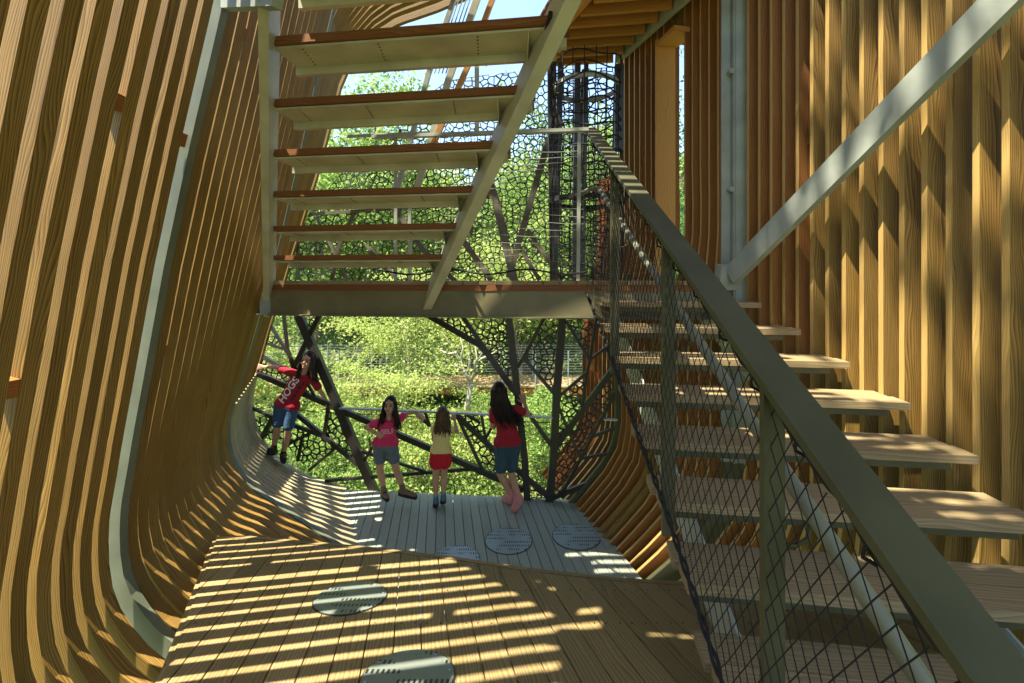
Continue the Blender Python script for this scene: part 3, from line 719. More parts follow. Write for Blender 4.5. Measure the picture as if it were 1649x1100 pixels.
# ------------------------------------------------------------------ terrain
def hz(x, y):
    h = np.interp(y, [-40, 3, 6, 9, 12, 16, 20, 30, 45, 75, 140], [-7, -5.6, -5.0, -4.3, -3.9, -3.7, -2.6, .2, 3.6, 7, 9])
    return h + .25 * np.sin(x * .45 + y * .3) + .12 * np.sin(x * 1.3 - y * .9) + np.where(np.abs(x) > 10, (np.abs(x) - 10) * .06, 0)
def terrain():
    xs = np.concatenate([np.linspace(-120, -16, 14), np.linspace(-14, 14, 57), np.linspace(16, 120, 14)]); ys = np.concatenate([np.linspace(-90, 2, 16), np.linspace(3, 32, 70), np.linspace(34, 150, 24)])
    V = [(x, y, float(hz(x, y))) for y in ys for x in xs]; n = len(xs)
    Fc = [(j * n + i, j * n + i + 1, (j + 1) * n + i + 1, (j + 1) * n + i) for j in range(len(ys) - 1) for i in range(n - 1)]
    m, t, b = newmat('forest_floor'); L = t.links
    tc = N(t, 'ShaderNodeTexCoord'); n1 = N(t, 'ShaderNodeTexNoise'); n1.inputs['Scale'].default_value = 1.3; n1.inputs['Detail'].default_value = 9; L.new(tc.outputs['Object'], n1.inputs[0])
    r = ramp(t, n1.outputs[0], [(.3, (.035, .06, .012)), (.5, (.11, .15, .03)), (.7, (.16, .12, .06))]); L.new(r.outputs[0], b.inputs['Base Color']); b.inputs['Roughness'].default_value = .9
    bp = N(t, 'ShaderNodeBump'); bp.inputs['Distance'].default_value = .08; n2 = N(t, 'ShaderNodeTexNoise'); n2.inputs['Scale'].default_value = 9; n2.inputs['Detail'].default_value = 6
    L.new(tc.outputs['Object'], n2.inputs[0]); L.new(n2.outputs[0], bp.inputs['Height']); L.new(bp.outputs[0], b.inputs['Normal'])
    return tag(mesh('ground', V, Fc, m, None, None, True), kind='structure')
terrain()

# ------------------------------------------------------------------ foliage
def leaves(C, size, up=.35, seed=0, asp=.5):
    """one rhombic, slightly folded leaf at every row of C (n,3); size scalar or array"""
    rng = np.random.default_rng(seed); n = len(C); sz = (np.ones(n) * size) * rng.uniform(.6, 1.25, n)
    nrm = rng.normal(size=(n, 3)); nrm[:, 2] = np.abs(nrm[:, 2]) + up; nrm /= np.linalg.norm(nrm, axis=1)[:, None]
    t = np.cross(nrm, rng.normal(size=(n, 3))); t /= np.linalg.norm(t, axis=1)[:, None]; b = np.cross(nrm, t)
    V = np.empty((n, 4, 3)); s_ = sz[:, None]
    V[:, 0] = C - t * s_ * .5; V[:, 1] = C + b * s_ * asp * .5 + nrm * s_ * .06; V[:, 2] = C + t * s_ * .5 - nrm * s_ * .1; V[:, 3] = C - b * s_ * asp * .5 + nrm * s_ * .06
    return V.reshape(-1, 3)
def leafmesh(name, V, mat):
    n = len(V) // 4; me = bpy.data.meshes.new(name)
    me.vertices.add(4 * n); me.vertices.foreach_set('co', V.astype(np.float32).ravel())
    me.loops.add(4 * n); me.loops.foreach_set('vertex_index', np.arange(4 * n, dtype=np.int32))
    me.polygons.add(n); me.polygons.foreach_set('loop_start', np.arange(0, 4 * n, 4, dtype=np.int32)); me.polygons.foreach_set('loop_total', np.full(n, 4, dtype=np.int32))
    me.update(calc_edges=True); me.materials.append(mat); return me
def clumps(n, nc, R, seed, spread=.28, shell=.75, hollow=True):
    rng = np.random.default_rng(seed); R = np.array(R)
    d = rng.normal(size=(nc, 3)); d /= np.linalg.norm(d, axis=1)[:, None]; rad = rng.uniform(shell * .55, 1.0, nc) ** .6
    cc = d * rad[:, None]; cc *= (1 + .25 * np.sin(d[:, :1] * 5 + seed) + .18 * rng.normal(size=(nc, 1)))
    i = rng.integers(0, nc, n); sc = rng.uniform(.5, 1.25, nc)
    p = cc[i] + rng.normal(size=(n, 3)) * (spread * sc[i])[:, None] * np.array([1, 1, .55])
    return p * R
def limbs(mb, base, top, r0, nb, reach, seed, droop=.0, first=.35):
    rng = random.Random(seed); base = Vector(base); top = Vector(top)
    P = [base + (top - base) * t + Vector((rng.uniform(-1, 1), rng.uniform(-1, 1), 0)) * (.03 * (top - base).length * (0 if t == 0 else 1)) for t in np.linspace(0, 1, 8)]
    mb.tube(P, [r0 * (1 - .82 * t) * (1.25 if t == 0 else 1) for t in np.linspace(0, 1, 8)], 8)
    for k in range(nb):
        t = first + (1 - first) * (k + rng.random()) / nb; i = min(int(t * 7), 6); p = P[i] + (P[i + 1] - P[i]) * (t * 7 - i)
        a = rng.uniform(0, 6.28); L = reach * rng.uniform(.6, 1.1) * (1.15 - .6 * t); d = Vector((math.cos(a), math.sin(a), .55 - droop)).normalized()
        q = [p, p + d * L * .4 + Vector((0, 0, .03 * L)), p + d * L * .75 + Vector((rng.uniform(-.1, .1) * L, 0, .10 * L)), p + d * L + Vector((rng.uniform(-.15, .15) * L, rng.uniform(-.15, .15) * L, .2 * L))]
        rb = r0 * (1 - .8 * t) * .5; mb.tube(q, [rb, rb * .7, rb * .42, rb * .2], 5)
        for j in (1, 2):
            e = q[j] + Vector((rng.uniform(-1, 1), rng.uniform(-1, 1), rng.uniform(.1, .8))) * L * .38; mb.tube([q[j], (q[j] + e) / 2 + Vector((0, 0, .03)), e], [rb * .45, rb * .3, rb * .12], 4)
CROWN = {}
def crown(kind, R, n, nc, size, seed, spread=.26):
    key = (kind, seed, n)
    if key not in CROWN: CROWN[key] = leafmesh('crown', leaves(clumps(n, nc, (1, 1, 1), seed, spread), 1.0, seed=seed), M[kind])
    return CROWN[key]
def tree(name, label, x, y, top, R, kind, n, nc, leaf, seed, r0=.14, lean=(0, 0), cz=.62, bark='bark', spread=.25, group='trees in the wood around the treehouse'):
    zb = float(hz(x, y)); root = thing(name, label, 'tree', (x, y, zb), group)
    H = top - zb; c = np.array([x + lean[0], y + lean[1], zb + H * cz])
    mb = MB(); limbs(mb, (x, y, zb - .2), (x + lean[0], y + lean[1], zb + H * .93), r0, 9, max(R[0], R[1]) * .95, seed, 0, .3)
    mb.build('trunk', M[bark], root, True)
    n, leaf = int(n * 1.5), leaf * .74
    V = leaves(clumps(n, nc, R, seed, spread), leaf, seed=seed) + c
    o = link('crown', leafmesh('crown', V, M[kind]), root)
    return root
def at(px, Y): return (px - CX) / F * Y
def zz(py, Y): return -(py - HY) / F * Y
tree('broadleaf_tree', 'tall light green tree behind the upper stair treads', at(600, 17), 17, zz(100, 17), (3.0, 2.6, 3.8), 'leaf', 10500, 60, .26, 1, .16)
tree('broadleaf_tree', 'dense green tree showing left of the crossing screen bars', at(505, 15), 15, zz(262, 15), (1.9, 2.0, 2.4), 'leaf', 7000, 40, .20, 2, .13)
tree('broadleaf_tree', 'dark green tree with a curved brown trunk beyond the walkway', at(540, 21), 21, zz(335, 21), (2.6, 2.2, 2.6), 'leafD', 8000, 42, .24, 3, .22, (.7, 0), .7)
tree('broadleaf_tree', 'green tree behind the middle of the upper screen', at(880, 20), 20, zz(170, 20), (2.8, 2.2, 3.4), 'leaf', 9500, 44, .25, 4, .15)
tree('broadleaf_tree', 'yellow green tree low behind the landing netting', at(835, 15), 15, zz(345, 15), (2.0, 2.0, 1.7), 'leafY', 7000, 40, .19, 5, .10)
tree('broadleaf_tree', 'leafy tree behind the black climbing net tube', at(965, 15), 15, zz(165, 15), (1.5, 1.6, 2.6), 'leaf', 6500, 40, .2, 6, .12)
tree('broadleaf_tree', 'deep green tree at the right end of the walkway', at(985, 17), 17, zz(380, 17), (2.2, 2, 2.0), 'leafD', 7000, 40, .2, 7, .14)
tree('broadleaf_tree', 'yellow green spreading tree in the centre above the walkway', at(655, 13), 13, zz(470, 13), (1.75, 1.5, 1.25), 'leafY', 6500, 60, .125, 8, .06, (0, 0), .72, 'bark2')
tree('broadleaf_tree', 'green tree filling the view above the tallest girl', at(800, 18), 18, zz(440, 18), (2.2, 2, 1.9), 'leaf', 7500, 42, .2, 9, .11)
tree('pine_tree', 'thin pine seen through the tall slot in the right wall', at(1112, 12), 12, zz(70, 12), (.9, .9, 3.4), 'leafD', 2600, 34, .17, 10, .09)
OV = [('leafy tree outside the left hull wall beside the viewer', -10.5, -3.0, 7.0, (2.4, 2.4, 2.6), 'leaf', 3200, .17, (0, 0), .72),
 ('tree outside the middle of the left hull wall', -9.5, 3.5, 7.5, (2.2, 2.4, 2.8), 'leaf', 3200, .17, (0, 0), .70),
 ('dark tree standing behind the viewer on the left', -6.5, -6.5, 9.5, (2.8, 2.6, 2.8), 'leafD', 3200, .2, (0, 0), .75),
 ('tree standing behind the viewer on the right', 5.4, -4.6, 9.0, (2.6, 2.6, 3.2), 'leaf', 3200, .2, (0, 0), .75),
 ('dark tree standing outside the right hull wall', 6.8, 3.2, 9.5, (2.4, 2.6, 3.6), 'leafD', 3200, .2, (0, 0), .7),
 ('yellow green tree outside the far left hull wall', -9.5, 8.5, 8.0, (2.4, 2.4, 3), 'leafY', 3200, .2, (0, 0), .7),
 ('tree outside the far right hull wall', 6.0, 9.0, 7.5, (2.2, 2.2, 3), 'leaf', 3200, .2, (0, 0), .7),
 ('broad tree standing straight behind the viewer', -.5, -8.5, 9.0, (3.2, 2.6, 3.2), 'leaf', 3200, .2, (0, 0), .75),
 ('unseen leaning tree added over the roof to dapple the right wall', -4.6, -4.0, 10.0, (2.3, 3.2, .8), 'leaf', 3000, .30, (4.3, 5.3), .94)]  # crown added out of view to throw dappled shade on the right fins
for i, (lb, x, y, tp, R, kd, n_, lf, ln, cz) in enumerate(OV): tree('broadleaf_tree', lb, x, y, tp, R, kd, n_, 26 if ln[0] == 0 else 18, lf, 30 + i, .17, ln, cz, spread=.2 if ln[0] == 0 else .13)
# slender grey tree with bare forked branches in front of the walkway
x, Y = at(756, 10.5), 10.5; zb = float(hz(x, Y)); st = thing('sapling', 'slender pale tree with bare forked branches in front of the walkway', 'tree', (x, Y, zb))
mb = MB(); P = lambda px, py, dy=0: Vector((at(px, Y + dy), Y + dy, zz(py, Y + dy)))
mb.tube([Vector((x - .15, Y, zb - .2)), P(748, 690), P(752, 655), P(758, 618)], [.075, .07, .062, .055], 9)
for br_ in ([(758, 618), (748, 600), (742, 580), (728, 560), (712, 535)], [(758, 618), (764, 598), (770, 580), (782, 560), (796, 540)], [(752, 603), (757, 580), (754, 560), (756, 530)], [(748, 598), (735, 590), (718, 588)], [(764, 598), (768, 575), (764, 550)], [(770, 580), (790, 572), (806, 560)], [(742, 580), (746, 560), (740, 540)], [(735, 568), (722, 570), (705, 562)]):
    m_ = len(br_); mb.tube([P(a, b_, random.uniform(-.25, .25) * j) for j, (a, b_) in enumerate(br_)], [.036 * (1 - .8 * j / (m_ - 1)) for j in range(m_)], 6)
mb.build('trunk', M['bark2'], st, True)
rng = np.random.default_rng(5); C = np.array([P(rng.uniform(690, 815), rng.uniform(520, 600), rng.uniform(-.8, .8)) for _ in range(420)])
link('crown', leafmesh('crown', leaves(C, .09, seed=55), M['leafY']), st)
# shrubs
def shrub(label, px, py, Y, R, kind, n, leaf, seed):
    c = np.array([at(px, Y), Y, zz(py, Y)]); zb = float(hz(c[0], Y)); root = thing('shrub', label, 'shrub', (c[0], Y, zb), 'shrubs on the slope below the deck')
    mb = MB()
    for k in range(6):
        e = c + np.array([random.uniform(-.6, .6) * R[0], random.uniform(-.6, .6) * R[1], random.uniform(-.1, .6) * R[2]]); mb.tube([Vector((c[0], Y, zb - .1)), (Vector((c[0], Y, zb)) + Vector(e)) / 2 + Vector((0, 0, .1)), Vector(e)], [.02, .014, .006], 5)
    mb.build('stem', M['bark'], root, True)
    n, leaf = int(n * 1.4), leaf * .8
    link('foliage', leafmesh('foliage', leaves(clumps(n, 30, R, seed, .24) + c, leaf, seed=seed), M[kind]), root)
shrub('bright yellow green shrub behind the second girl', 600, 640, 10.0, (1.3, 1.0, .7), 'leafY', 5200, .10, 60)
shrub('green shrub at the foot of the left screen', 470, 735, 8.6, (.9, .8, .6), 'leaf', 3600, .10, 61)
shrub('yellow green shrub under the walkway between the girls', 715, 700, 9.5, (1.0, .9, .45), 'leafY', 4200, .09, 62)
shrub('fresh green shrub right of the tallest girl', 870, 690, 9.6, (.75, .9, .8), 'leaf', 4200, .10, 63)
shrub('deep green shrub below the right end of the screen', 945, 760, 8.6, (.7, .8, .5), 'leafD', 3200, .10, 64)
shrub('pale shrub by the left end of the walkway', 450, 615, 12.5, (1.0, .9, .9), 'leafY', 3800, .12, 65)
shrub('green shrub under the left part of the rail', 560, 770, 8.4, (.8, .7, .35), 'leaf', 3000, .09, 66)
shrub('bushy green shrub under the walkway by the sapling', 800, 660, 11.5, (1.1, .9, .5), 'leaf', 3800, .10, 67)
# low ground cover and the wood beyond
rng = np.random.default_rng(11); n = 95000
gx = rng.uniform(-8, 6, n); gy = 5.8 + 11 * rng.random(n) ** 1.2; pat = np.sin(gx * 1.7 + 1) * np.sin(gy * 1.9) + rng.normal(size=n) * .5
gz = hz(gx, gy) + rng.random(n) ** 1.5 * (.25 + .25 * (pat > 0))
GC = np.stack([gx, gy, gz], 1); sel = (np.sin(gx * .9 + 2) + np.sin(gy * 1.3 + gx * .5) + rng.normal(size=n) * .6) > 0
for msk, kd, lb in ((sel, 'leafY', 'yellow green sunlit ground cover on the slope below the treehouse'), (~sel, 'leaf', 'darker green ground cover patches on the slope below the treehouse')):
    tag(link('ground_cover', leafmesh('ground_cover', leaves(GC[msk], .055 + .0035 * gy[msk], .5, seed=12), M[kd])), lb, 'ground cover', None, 'stuff')
W_ = []; sizes = []
for i in range(150):
    Y = rng.uniform(20, 62); X = rng.uniform(-1.0, .75) * Y * .8; px = CX + X / Y * F
    lim = np.interp(px, [300, 480, 560, 690, 735, 800, 830, 1000, 1200], [150, 200, 160, 180, 300, 310, 230, 190, 200])
    R = rng.uniform(1.8, 3.2); zt = min(zz(lim, Y), hz(X, Y) + rng.uniform(4, 11)); zc = rng.uniform(hz(X, Y) + .8, max(zt - R * .8, hz(X, Y) + 1.0))
    W_.append(clumps(2400, 26, (R, R, R * .9), 200 + i, .27) + np.array([X, Y, zc])); sizes.append(np.full(2400, .11 + Y * .0046))
for nm_, kd, sl in (('woodland', 'leaf', slice(0, None, 2)), ('woodland', 'leafD', slice(1, None, 4)), ('woodland', 'leafY', slice(3, None, 4))):
    tag(link(nm_, leafmesh(nm_, leaves(np.concatenate(W_[sl]), np.concatenate(sizes[sl]), seed=13), M[kd])), {'leaf': 'mid green mass of woodland crowns on the far hillside', 'leafD': 'dark green mass of far woodland', 'leafY': 'yellow green mass of far woodland crowns'}[kd], 'woodland', None, 'stuff')

# ------------------------------------------------------------------ far walkway
wk = thing('timber_walkway', 'timber walkway with wire railing crossing the wood behind the girls', 'walkway', (0, 14, zz(612, 14)))
WY = 14.0; zt = zz(613, WY)
xx = at(405, WY)
while xx < at(1010, WY):
    MB().prism([Vector((xx, WY - .75, zt)), Vector((xx + .29, WY - .75, zt)), Vector((xx + .29, WY + .9, zt)), Vector((xx, WY + .9, zt))][::-1], (0, 0, -.04), Vector((0, 1, 0))).build('deck_board', M['treadw'], wk); xx += .30
MB().beam(Vector((at(405, WY), WY - .7, zt - .14)), Vector((at(1010, WY), WY - .7, zt - .14)), .08, .2).build('edge_beam', M['finM'], wk)
MB().beam(Vector((at(405, WY), WY + .3, zt - .2)), Vector((at(1010, WY), WY + .3, zt - .2)), .12, .3).build('edge_beam', M['bark'], wk)
x_ = at(410, WY)
while x_ < at(1010, WY):
    for dy in (-.74, .85):
        MB().beam(Vector((x_, WY + dy, zt - .3)), Vector((x_, WY + dy, zt + 1.02)), .035, .05).build('post', M['galv'], wk)
    x_ += .95
for z in np.arange(.12, 1.0, .085):
    MB().beam(Vector((at(405, WY), WY + .82, zt + z)), Vector((at(1010, WY), WY + .82, zt + z)), .008, .014).build('rail_wire', M['galv'], wk)
for px in (520, 700, 845, 930):
    MB().beam(Vector((at(px, WY), WY, zt - .1)), Vector((at(px, WY), WY, float(hz(at(px, WY), WY)) - .3)), .14, .14).build('pier', M['bark'], wk)

# ------------------------------------------------------------------ people
from mathutils.bvhtree import BVHTree
def cloth(name, c, var=.12, rough=.8, stripes=None):
    m, t, b = newmat(name); L = t.links; tc = N(t, 'ShaderNodeTexCoord'); n = N(t, 'ShaderNodeTexNoise'); n.inputs['Scale'].default_value = 28; n.inputs['Detail'].default_value = 5; L.new(tc.outputs['Object'], n.inputs[0])
    r = ramp(t, n.outputs[0], [(.3, tuple(x * (1 - var) for x in c)), (.7, tuple(min(1, x * (1 + var)) for x in c))]); out = r.outputs[0]
    if stripes:
        wv = N(t, 'ShaderNodeTexWave', bands_direction='Z'); wv.inputs['Scale'].default_value = 20; L.new(tc.outputs['Object'], wv.inputs[0]); rr = ramp(t, wv.outputs['Fac'], [(.45, (0, 0, 0)), (.55, (1, 1, 1))])
        mx = N(t, 'ShaderNodeMix', data_type='RGBA'); L.new(rr.outputs[0], mx.inputs[0]); L.new(out, mx.inputs[6]); mx.inputs[7].default_value = (*stripes, 1); out = mx.outputs[2]
    L.new(out, b.inputs['Base Color']); b.inputs['Roughness'].default_value = rough; b.inputs['Specular IOR Level'].default_value = .2
    n2 = N(t, 'ShaderNodeTexNoise'); n2.inputs['Scale'].default_value = 22; L.new(tc.outputs['Object'], n2.inputs[0])
    bp = N(t, 'ShaderNodeBump'); bp.inputs['Strength'].default_value = .5; bp.inputs['Distance'].default_value = .012; L.new(n2.outputs[0], bp.inputs['Height']); L.new(bp.outputs[0], b.inputs['Normal'])
    return m
M['skin'] = cloth('skin', (.50, .29, .19), .07, .5)
M['hair'] = cloth('dark_brown_hair', (.022, .013, .009), .3, .45)
M['hairL'] = cloth('light_brown_hair', (.095, .055, .028), .3, .45)
M['denim'] = cloth('blue_denim', (.045, .09, .17)); M['denimG'] = cloth('grey_denim', (.13, .16, .19)); M['denimT'] = cloth('teal_denim', (.04, .085, .12))
M['maroon'] = cloth('maroon_jersey', (.32, .018, .03)); M['pink'] = cloth('pink_jersey', (.66, .045, .14)); M['crimson'] = cloth('crimson_jersey', (.36, .02, .038)); M['red'] = cloth('red_cotton', (.55, .02, .035))
M['stripe'] = cloth('striped_cotton', (.74, .66, .38), .08, .8, (.78, .58, .14)); M['white'] = cloth('white_print', (.8, .78, .72), .05); M['pinkprint'] = cloth('pale_print', (.75, .45, .5), .05); M['blackp'] = cloth('black_print', (.03, .03, .035), .1)
M['boot'] = cloth('brown_suede', (.20, .14, .09)); M['bootP'] = cloth('pink_suede', (.58, .25, .23)); M['shoeG'] = cloth('grey_mesh_shoe', (.10, .15, .17)); M['shoeB'] = cloth('black_shoe', (.02, .03, .03)); M['lace'] = cloth('pink_lace', (.6, .05, .12)); M['sock'] = cloth('turquoise_sock', (.05, .30, .40)); M['eye'] = cloth('eye', (.012, .009, .008), .1, .3); M['lip'] = cloth('lip', (.42, .14, .12), .1, .5)

_b = bmesh.new(); bmesh.ops.create_icosphere(_b, subdivisions=2, radius=1); ICO_V = np.array([v.co[:] for v in _b.verts]); _b.verts.index_update(); ICO_F = np.array([[v.index for v in f.verts] for f in _b.faces]); _b.free()
def blob(name, caps, mat, parent, vox=.010, ell=(), it=3):
    VV = []; FF = []
    def ball(c, r, sc=(1, 1, 1), rot=None):
        A = np.array(Matrix.Identity(3) if rot is None else rot) @ np.diag([r * sc[0], r * sc[1], r * sc[2]])
        FF.append(ICO_F + len(ICO_V) * len(VV)); VV.append(ICO_V @ A.T + np.array(c))
    for p, q, r0, r1, *sq in caps:
        p, q = Vector(p), Vector(q); L = (q - p).length; n = max(2, int(L / (min(r0, r1) * .45)) + 1); rot = sq[1] if len(sq) > 1 else None
        for k in range(n + 1):
            t = k / n; ball(p + (q - p) * t, r0 + (r1 - r0) * t, sq[0] if sq else (1, 1, 1), rot)
    for c, sc, *rt in ell: ball(Vector(c), 1, sc, rt[0] if rt else None)
    me = bpy.data.meshes.new(name); me.from_pydata(np.concatenate(VV).tolist(), [], np.concatenate(FF).tolist()); tmp = bpy.data.objects.new('tmp', me); COL.objects.link(tmp)
    md = tmp.modifiers.new('r', 'REMESH'); md.mode = 'VOXEL'; md.voxel_size = vox; md.use_smooth_shade = True
    ms = tmp.modifiers.new('s', 'SMOOTH'); ms.factor = .5; ms.iterations = it
    dg = bpy.context.evaluated_depsgraph_get(); out = bpy.data.meshes.new_from_object(tmp.evaluated_get(dg)); out.name = name
    bpy.data.objects.remove(tmp); out.materials.clear(); out.materials.append(mat); out.polygons.foreach_set('use_smooth', [True] * len(out.polygons))
    return link(name, out, parent)

def hand(wrist, direction, palm_n, s, curl=.5, thumb_side=1):
    """capsules of a palm and five bent fingers"""
    d = Vector(direction).normalized(); n = (Vector(palm_n) - d * d.dot(Vector(palm_n))).normalized(); sd = d.cross(n) * thumb_side; w_ = Vector(wrist); C = []
    for k in range(4): C.append((w_ + sd * (.009 - k * .006) * s, w_ + (d * .075 + sd * (.030 - k * .0195)) * s, .013 * s, .0105 * s))
    for k, L in enumerate((.064, .074, .068, .052)):
        p = w_ + (d * .075 + sd * (.030 - k * .0195)) * s; c1 = curl * .7; c2 = curl * 1.5
        q = p + (d * math.cos(c1) + n * math.sin(c1)) * L * .5 * s; r = q + (d * math.cos(c2) + n * math.sin(c2)) * L * .5 * s
        C += [(p, q, .0092 * s, .0085 * s), (q, r, .0085 * s, .0068 * s)]
    p = w_ + (d * .018 + sd * .026) * s; q = p + (d * .025 + sd * .026 + n * .008) * s; r = q + (d * .028 + sd * .006 + n * .012) * s
    C += [(p, q, .011 * s, .0095 * s), (q, r, .0095 * s, .0075 * s)]
    return C
def rotm(x, y, z):
    m = Matrix((Vector(x), Vector(y), Vector(z))).transposed(); return m

def person(label, c):
    """c: joints in world space; face = direction the face looks; fwd = direction of the chest"""
    s = c['s']; up_t = (c['neck'] - c['hip']).normalized(); acr = (c['sR'] - c['sL']).normalized(); fwd = c['fwd'].normalized()
    acr = (acr - fwd * acr.dot(fwd)).normalized()
    upv = (up_t - fwd * up_t.dot(fwd)); upv = (upv - acr * upv.dot(acr)).normalized(); T = rotm(acr, fwd, upv)
    base = (c['fL'] + c['fR']) / 2; root = thing('person', label, 'person', base)
    chest = c['hip'] + (c['neck'] - c['hip']) * .68; waist = c['hip'] + (c['neck'] - c['hip']) * .32
    fc = c['face'].normalized(); hu = (c['hup'] - fc * c['hup'].dot(fc)).normalized(); hs = fc.cross(hu); H = rotm(hs, fc, hu); hd = c['head']
    B = [(c['neck'] - up_t * .02 * s, hd - hu * .05 * s, .040 * s, .036 * s),
         (c['sL'], c['eL'], .036 * s, .029 * s), (c['eL'], c['wL'], .029 * s, .019 * s), (c['sR'], c['eR'], .036 * s, .029 * s), (c['eR'], c['wR'], .029 * s, .019 * s),
         (c['hL'], c['kL'], .066 * s, .045 * s), (c['hR'], c['kR'], .066 * s, .045 * s)]
    for kn, an in (('kL', 'aL'), ('kR', 'aR')):
        k_, a_ = c[kn], c[an]; mm = k_ + (a_ - k_) * .35 - fwd * .012 * s; B += [(k_, mm, .043 * s, .045 * s), (mm, a_, .045 * s, .027 * s)]
    B += [(c['hip'], chest, .085 * s, .09 * s, (1.15, .8, 1), T), (c['sL'], c['sR'], .04 * s, .04 * s)]
    B += hand(c['wL'], c['dL'], c['pL'], s, c.get('cL', .5), c.get('tL', 1)) + hand(c['wR'], c['dR'], c['pR'], s, c.get('cR', .5), c.get('tR', -1))
    E = [(hd, (.066 * s, .082 * s, .098 * s), H), (hd + (fc * .022 - hu * .048) * s, (.050 * s, .058 * s, .058 * s), H), (hd + (fc * .087 - hu * .018) * s, (.010 * s, .016 * s, .018 * s), H), (hd + (fc * .074 - hu * .072) * s, (.02 * s, .018 * s, .016 * s), H)]
    for sg in (-1, 1): E += [(hd + (hs * sg * .068 - hu * .01 - fc * .005) * s, (.010 * s, .02 * s, .028 * s), H), (hd + (hs * sg * .033 + fc * .062 - hu * .03) * s, (.022 * s, .018 * s, .02 * s), H)]
    body = blob('body', B, M['skin'], root, .0075, E, 2)
    # face details
    for sg in (-1, 1):
        e = hd + (hs * sg * .028 + fc * .077 + hu * .004) * s; bm = bmesh.new(); bmesh.ops.create_uvsphere(bm, u_segments=10, v_segments=8, radius=1, matrix=Matrix.Translation(e) @ H.to_4x4() @ Matrix.Diagonal((.013 * s, .007 * s, .0075 * s, 1))); me = bpy.data.meshes.new('eye'); bm.to_mesh(me); bm.free(); me.materials.append(M['eye']); link('eye', me, root)
        MB().tube([hd + (hs * sg * .014 + fc * .083 + hu * .022) * s, hd + (hs * sg * .03 + fc * .081 + hu * .027) * s, hd + (hs * sg * .045 + fc * .071 + hu * .02) * s], [.003 * s, .0035 * s, .002 * s], 5).build('eyebrow', M['eye'], root, True)
    MB().tube([hd + (hs * t_ * .024 + fc * (.088 - abs(t_) * .007) - hu * (.050 - abs(t_) * .006)) * s for t_ in (-1, -.5, 0, .5, 1)], [.002 * s, .005 * s, .006 * s, .005 * s, .002 * s], 6).build('mouth', M['lip'], root, True)
    # shirt
    flat = (1.16, .82, 1)
    hem = c['hip'] - up_t * .012 * s
    SHC = [(hem, waist, .113 * s, .100 * s, flat, T), (waist, chest, .098 * s, .104 * s, flat, T), (chest, c['neck'] - up_t * .055 * s, .104 * s, .07 * s, flat, T), (c['sL'], c['sR'], .052 * s, .052 * s), (c['hL'] + up_t * .022 * s, c['hR'] + up_t * .022 * s, .092 * s, .092 * s)]
    for sk, ek in (('sL', 'eL'), ('sR', 'eR')): SHC.append((c[sk], c[sk] + (c[ek] - c[sk]) * c.get('sleeve', .5), .052 * s, .050 * s))
    shirt = blob('shirt', SHC, c['shirt'], root, .009)
    SC = [(c['hL'] + up_t * .03 * s, c['hR'] + up_t * .03 * s, .084 * s, .084 * s), (c['hL'], c['hR'], .090 * s, .090 * s)]
    for hk, kk in (('hL', 'kL'), ('hR', 'kR')): SC.append((c[hk], c[hk] + (c[kk] - c[hk]) * c.get('short', .75), .084 * s, c.get('leg', .068) * s))
    blob('shorts', SC, c['shorts'], root, .009)
    # shoes
    for an, ft in (('aL', 'fL'), ('aR', 'fR')):
        a_, t_ = c[an], c[ft]; dn = Vector((0, 0, -1)); d = (t_ - a_); d.z *= .5; d.normalize()
        heel = a_ + dn * .04 * s - d * .03 * s
        toe = t_
        sh_ = blob('shoe', [(heel, toe, .036 * s * c.get('shr', 1), .030 * s * c.get('shr', 1)), (a_ + dn * .03 * s, (heel + toe) / 2, .042 * s * c.get('shr', 1), .036 * s * c.get('shr', 1)), (a_, a_ + (c['k' + an[1]] - a_).normalized() * c.get('boot', .02) * s, .038 * s, .037 * s)], c['shoe'], root, .008)
        lift = Vector((0, 0, -.026 * s)); MB().tube([heel + lift - d * .02 * s, (heel + toe) / 2 + lift, toe + lift + d * .02 * s], [.036 * s, .037 * s, .028 * s], 10).build('sole', c['sole'], sh_, True)
        for q in (.35, .5, .65):
            m_ = heel + (toe - heel) * q + Vector((0, 0, .036 * s)); MB().tube([m_ + d.cross(dn) * .022 * s - Vector((0, 0, .008)), m_, m_ - d.cross(dn) * .022 * s - Vector((0, 0, .008))], .004 * s, 5).build('lace', c.get('lacem', c['sole']), sh_, True)
        if c.get('sock'): MB().tube([a_ + (c['k' + an[1]] - a_).normalized() * z_ * s for z_ in (.0, .055)], .034 * s, 12).build('sock', M['sock'], root, True)
    # hair: skull cap plus falling locks
    hm = c['hairm']; rng = random.Random(int(hd.x * 1000)); L = c['hlen'] * s
    cap = blob('hair', [], hm, root, .008, [(hd - fc * .018 * s + hu * .018 * s, (.078 * s, .085 * s, .100 * s), H), (hd - fc * .045 * s - hu * .04 * s, (.072 * s, .055 * s, .085 * s), H)], 2)
    mb = MB()
    for k in range(120):
        a = rng.uniform(-2.25, 2.25); f0 = rng.uniform(.5, 1)      # angle round the back of the head, 0 = straight back
        dirh = (-fc * math.cos(a) + hs * math.sin(a)); p0 = hd + hu * .075 * s * rng.uniform(.5, 1.1) + dirh * .035 * s - fc * .01 * s
        p1 = hd + dirh * (.083 if abs(a) > 1 else .09) * s + hu * .02 * s; p2 = hd + dirh * .088 * s - hu * .07 * s
        g = Vector((0, 0, -1)); out = dirh * rng.uniform(-.01, .035) * s
        LL = L * rng.uniform(.7, 1.0) * (1 if abs(a) < 1.6 else .85)
        P_ = [p0, p1, p2] + [p2 + g * LL * q + out * q * 1.6 + c.get('sway', Vector((0, 0, 0))) * q * q + Vector((rng.uniform(-1, 1), rng.uniform(-1, 1), 0)) * .014 * s * q + hs * .008 * s * math.sin(q * 9 + k) for q in (.25, .5, .75, 1)]
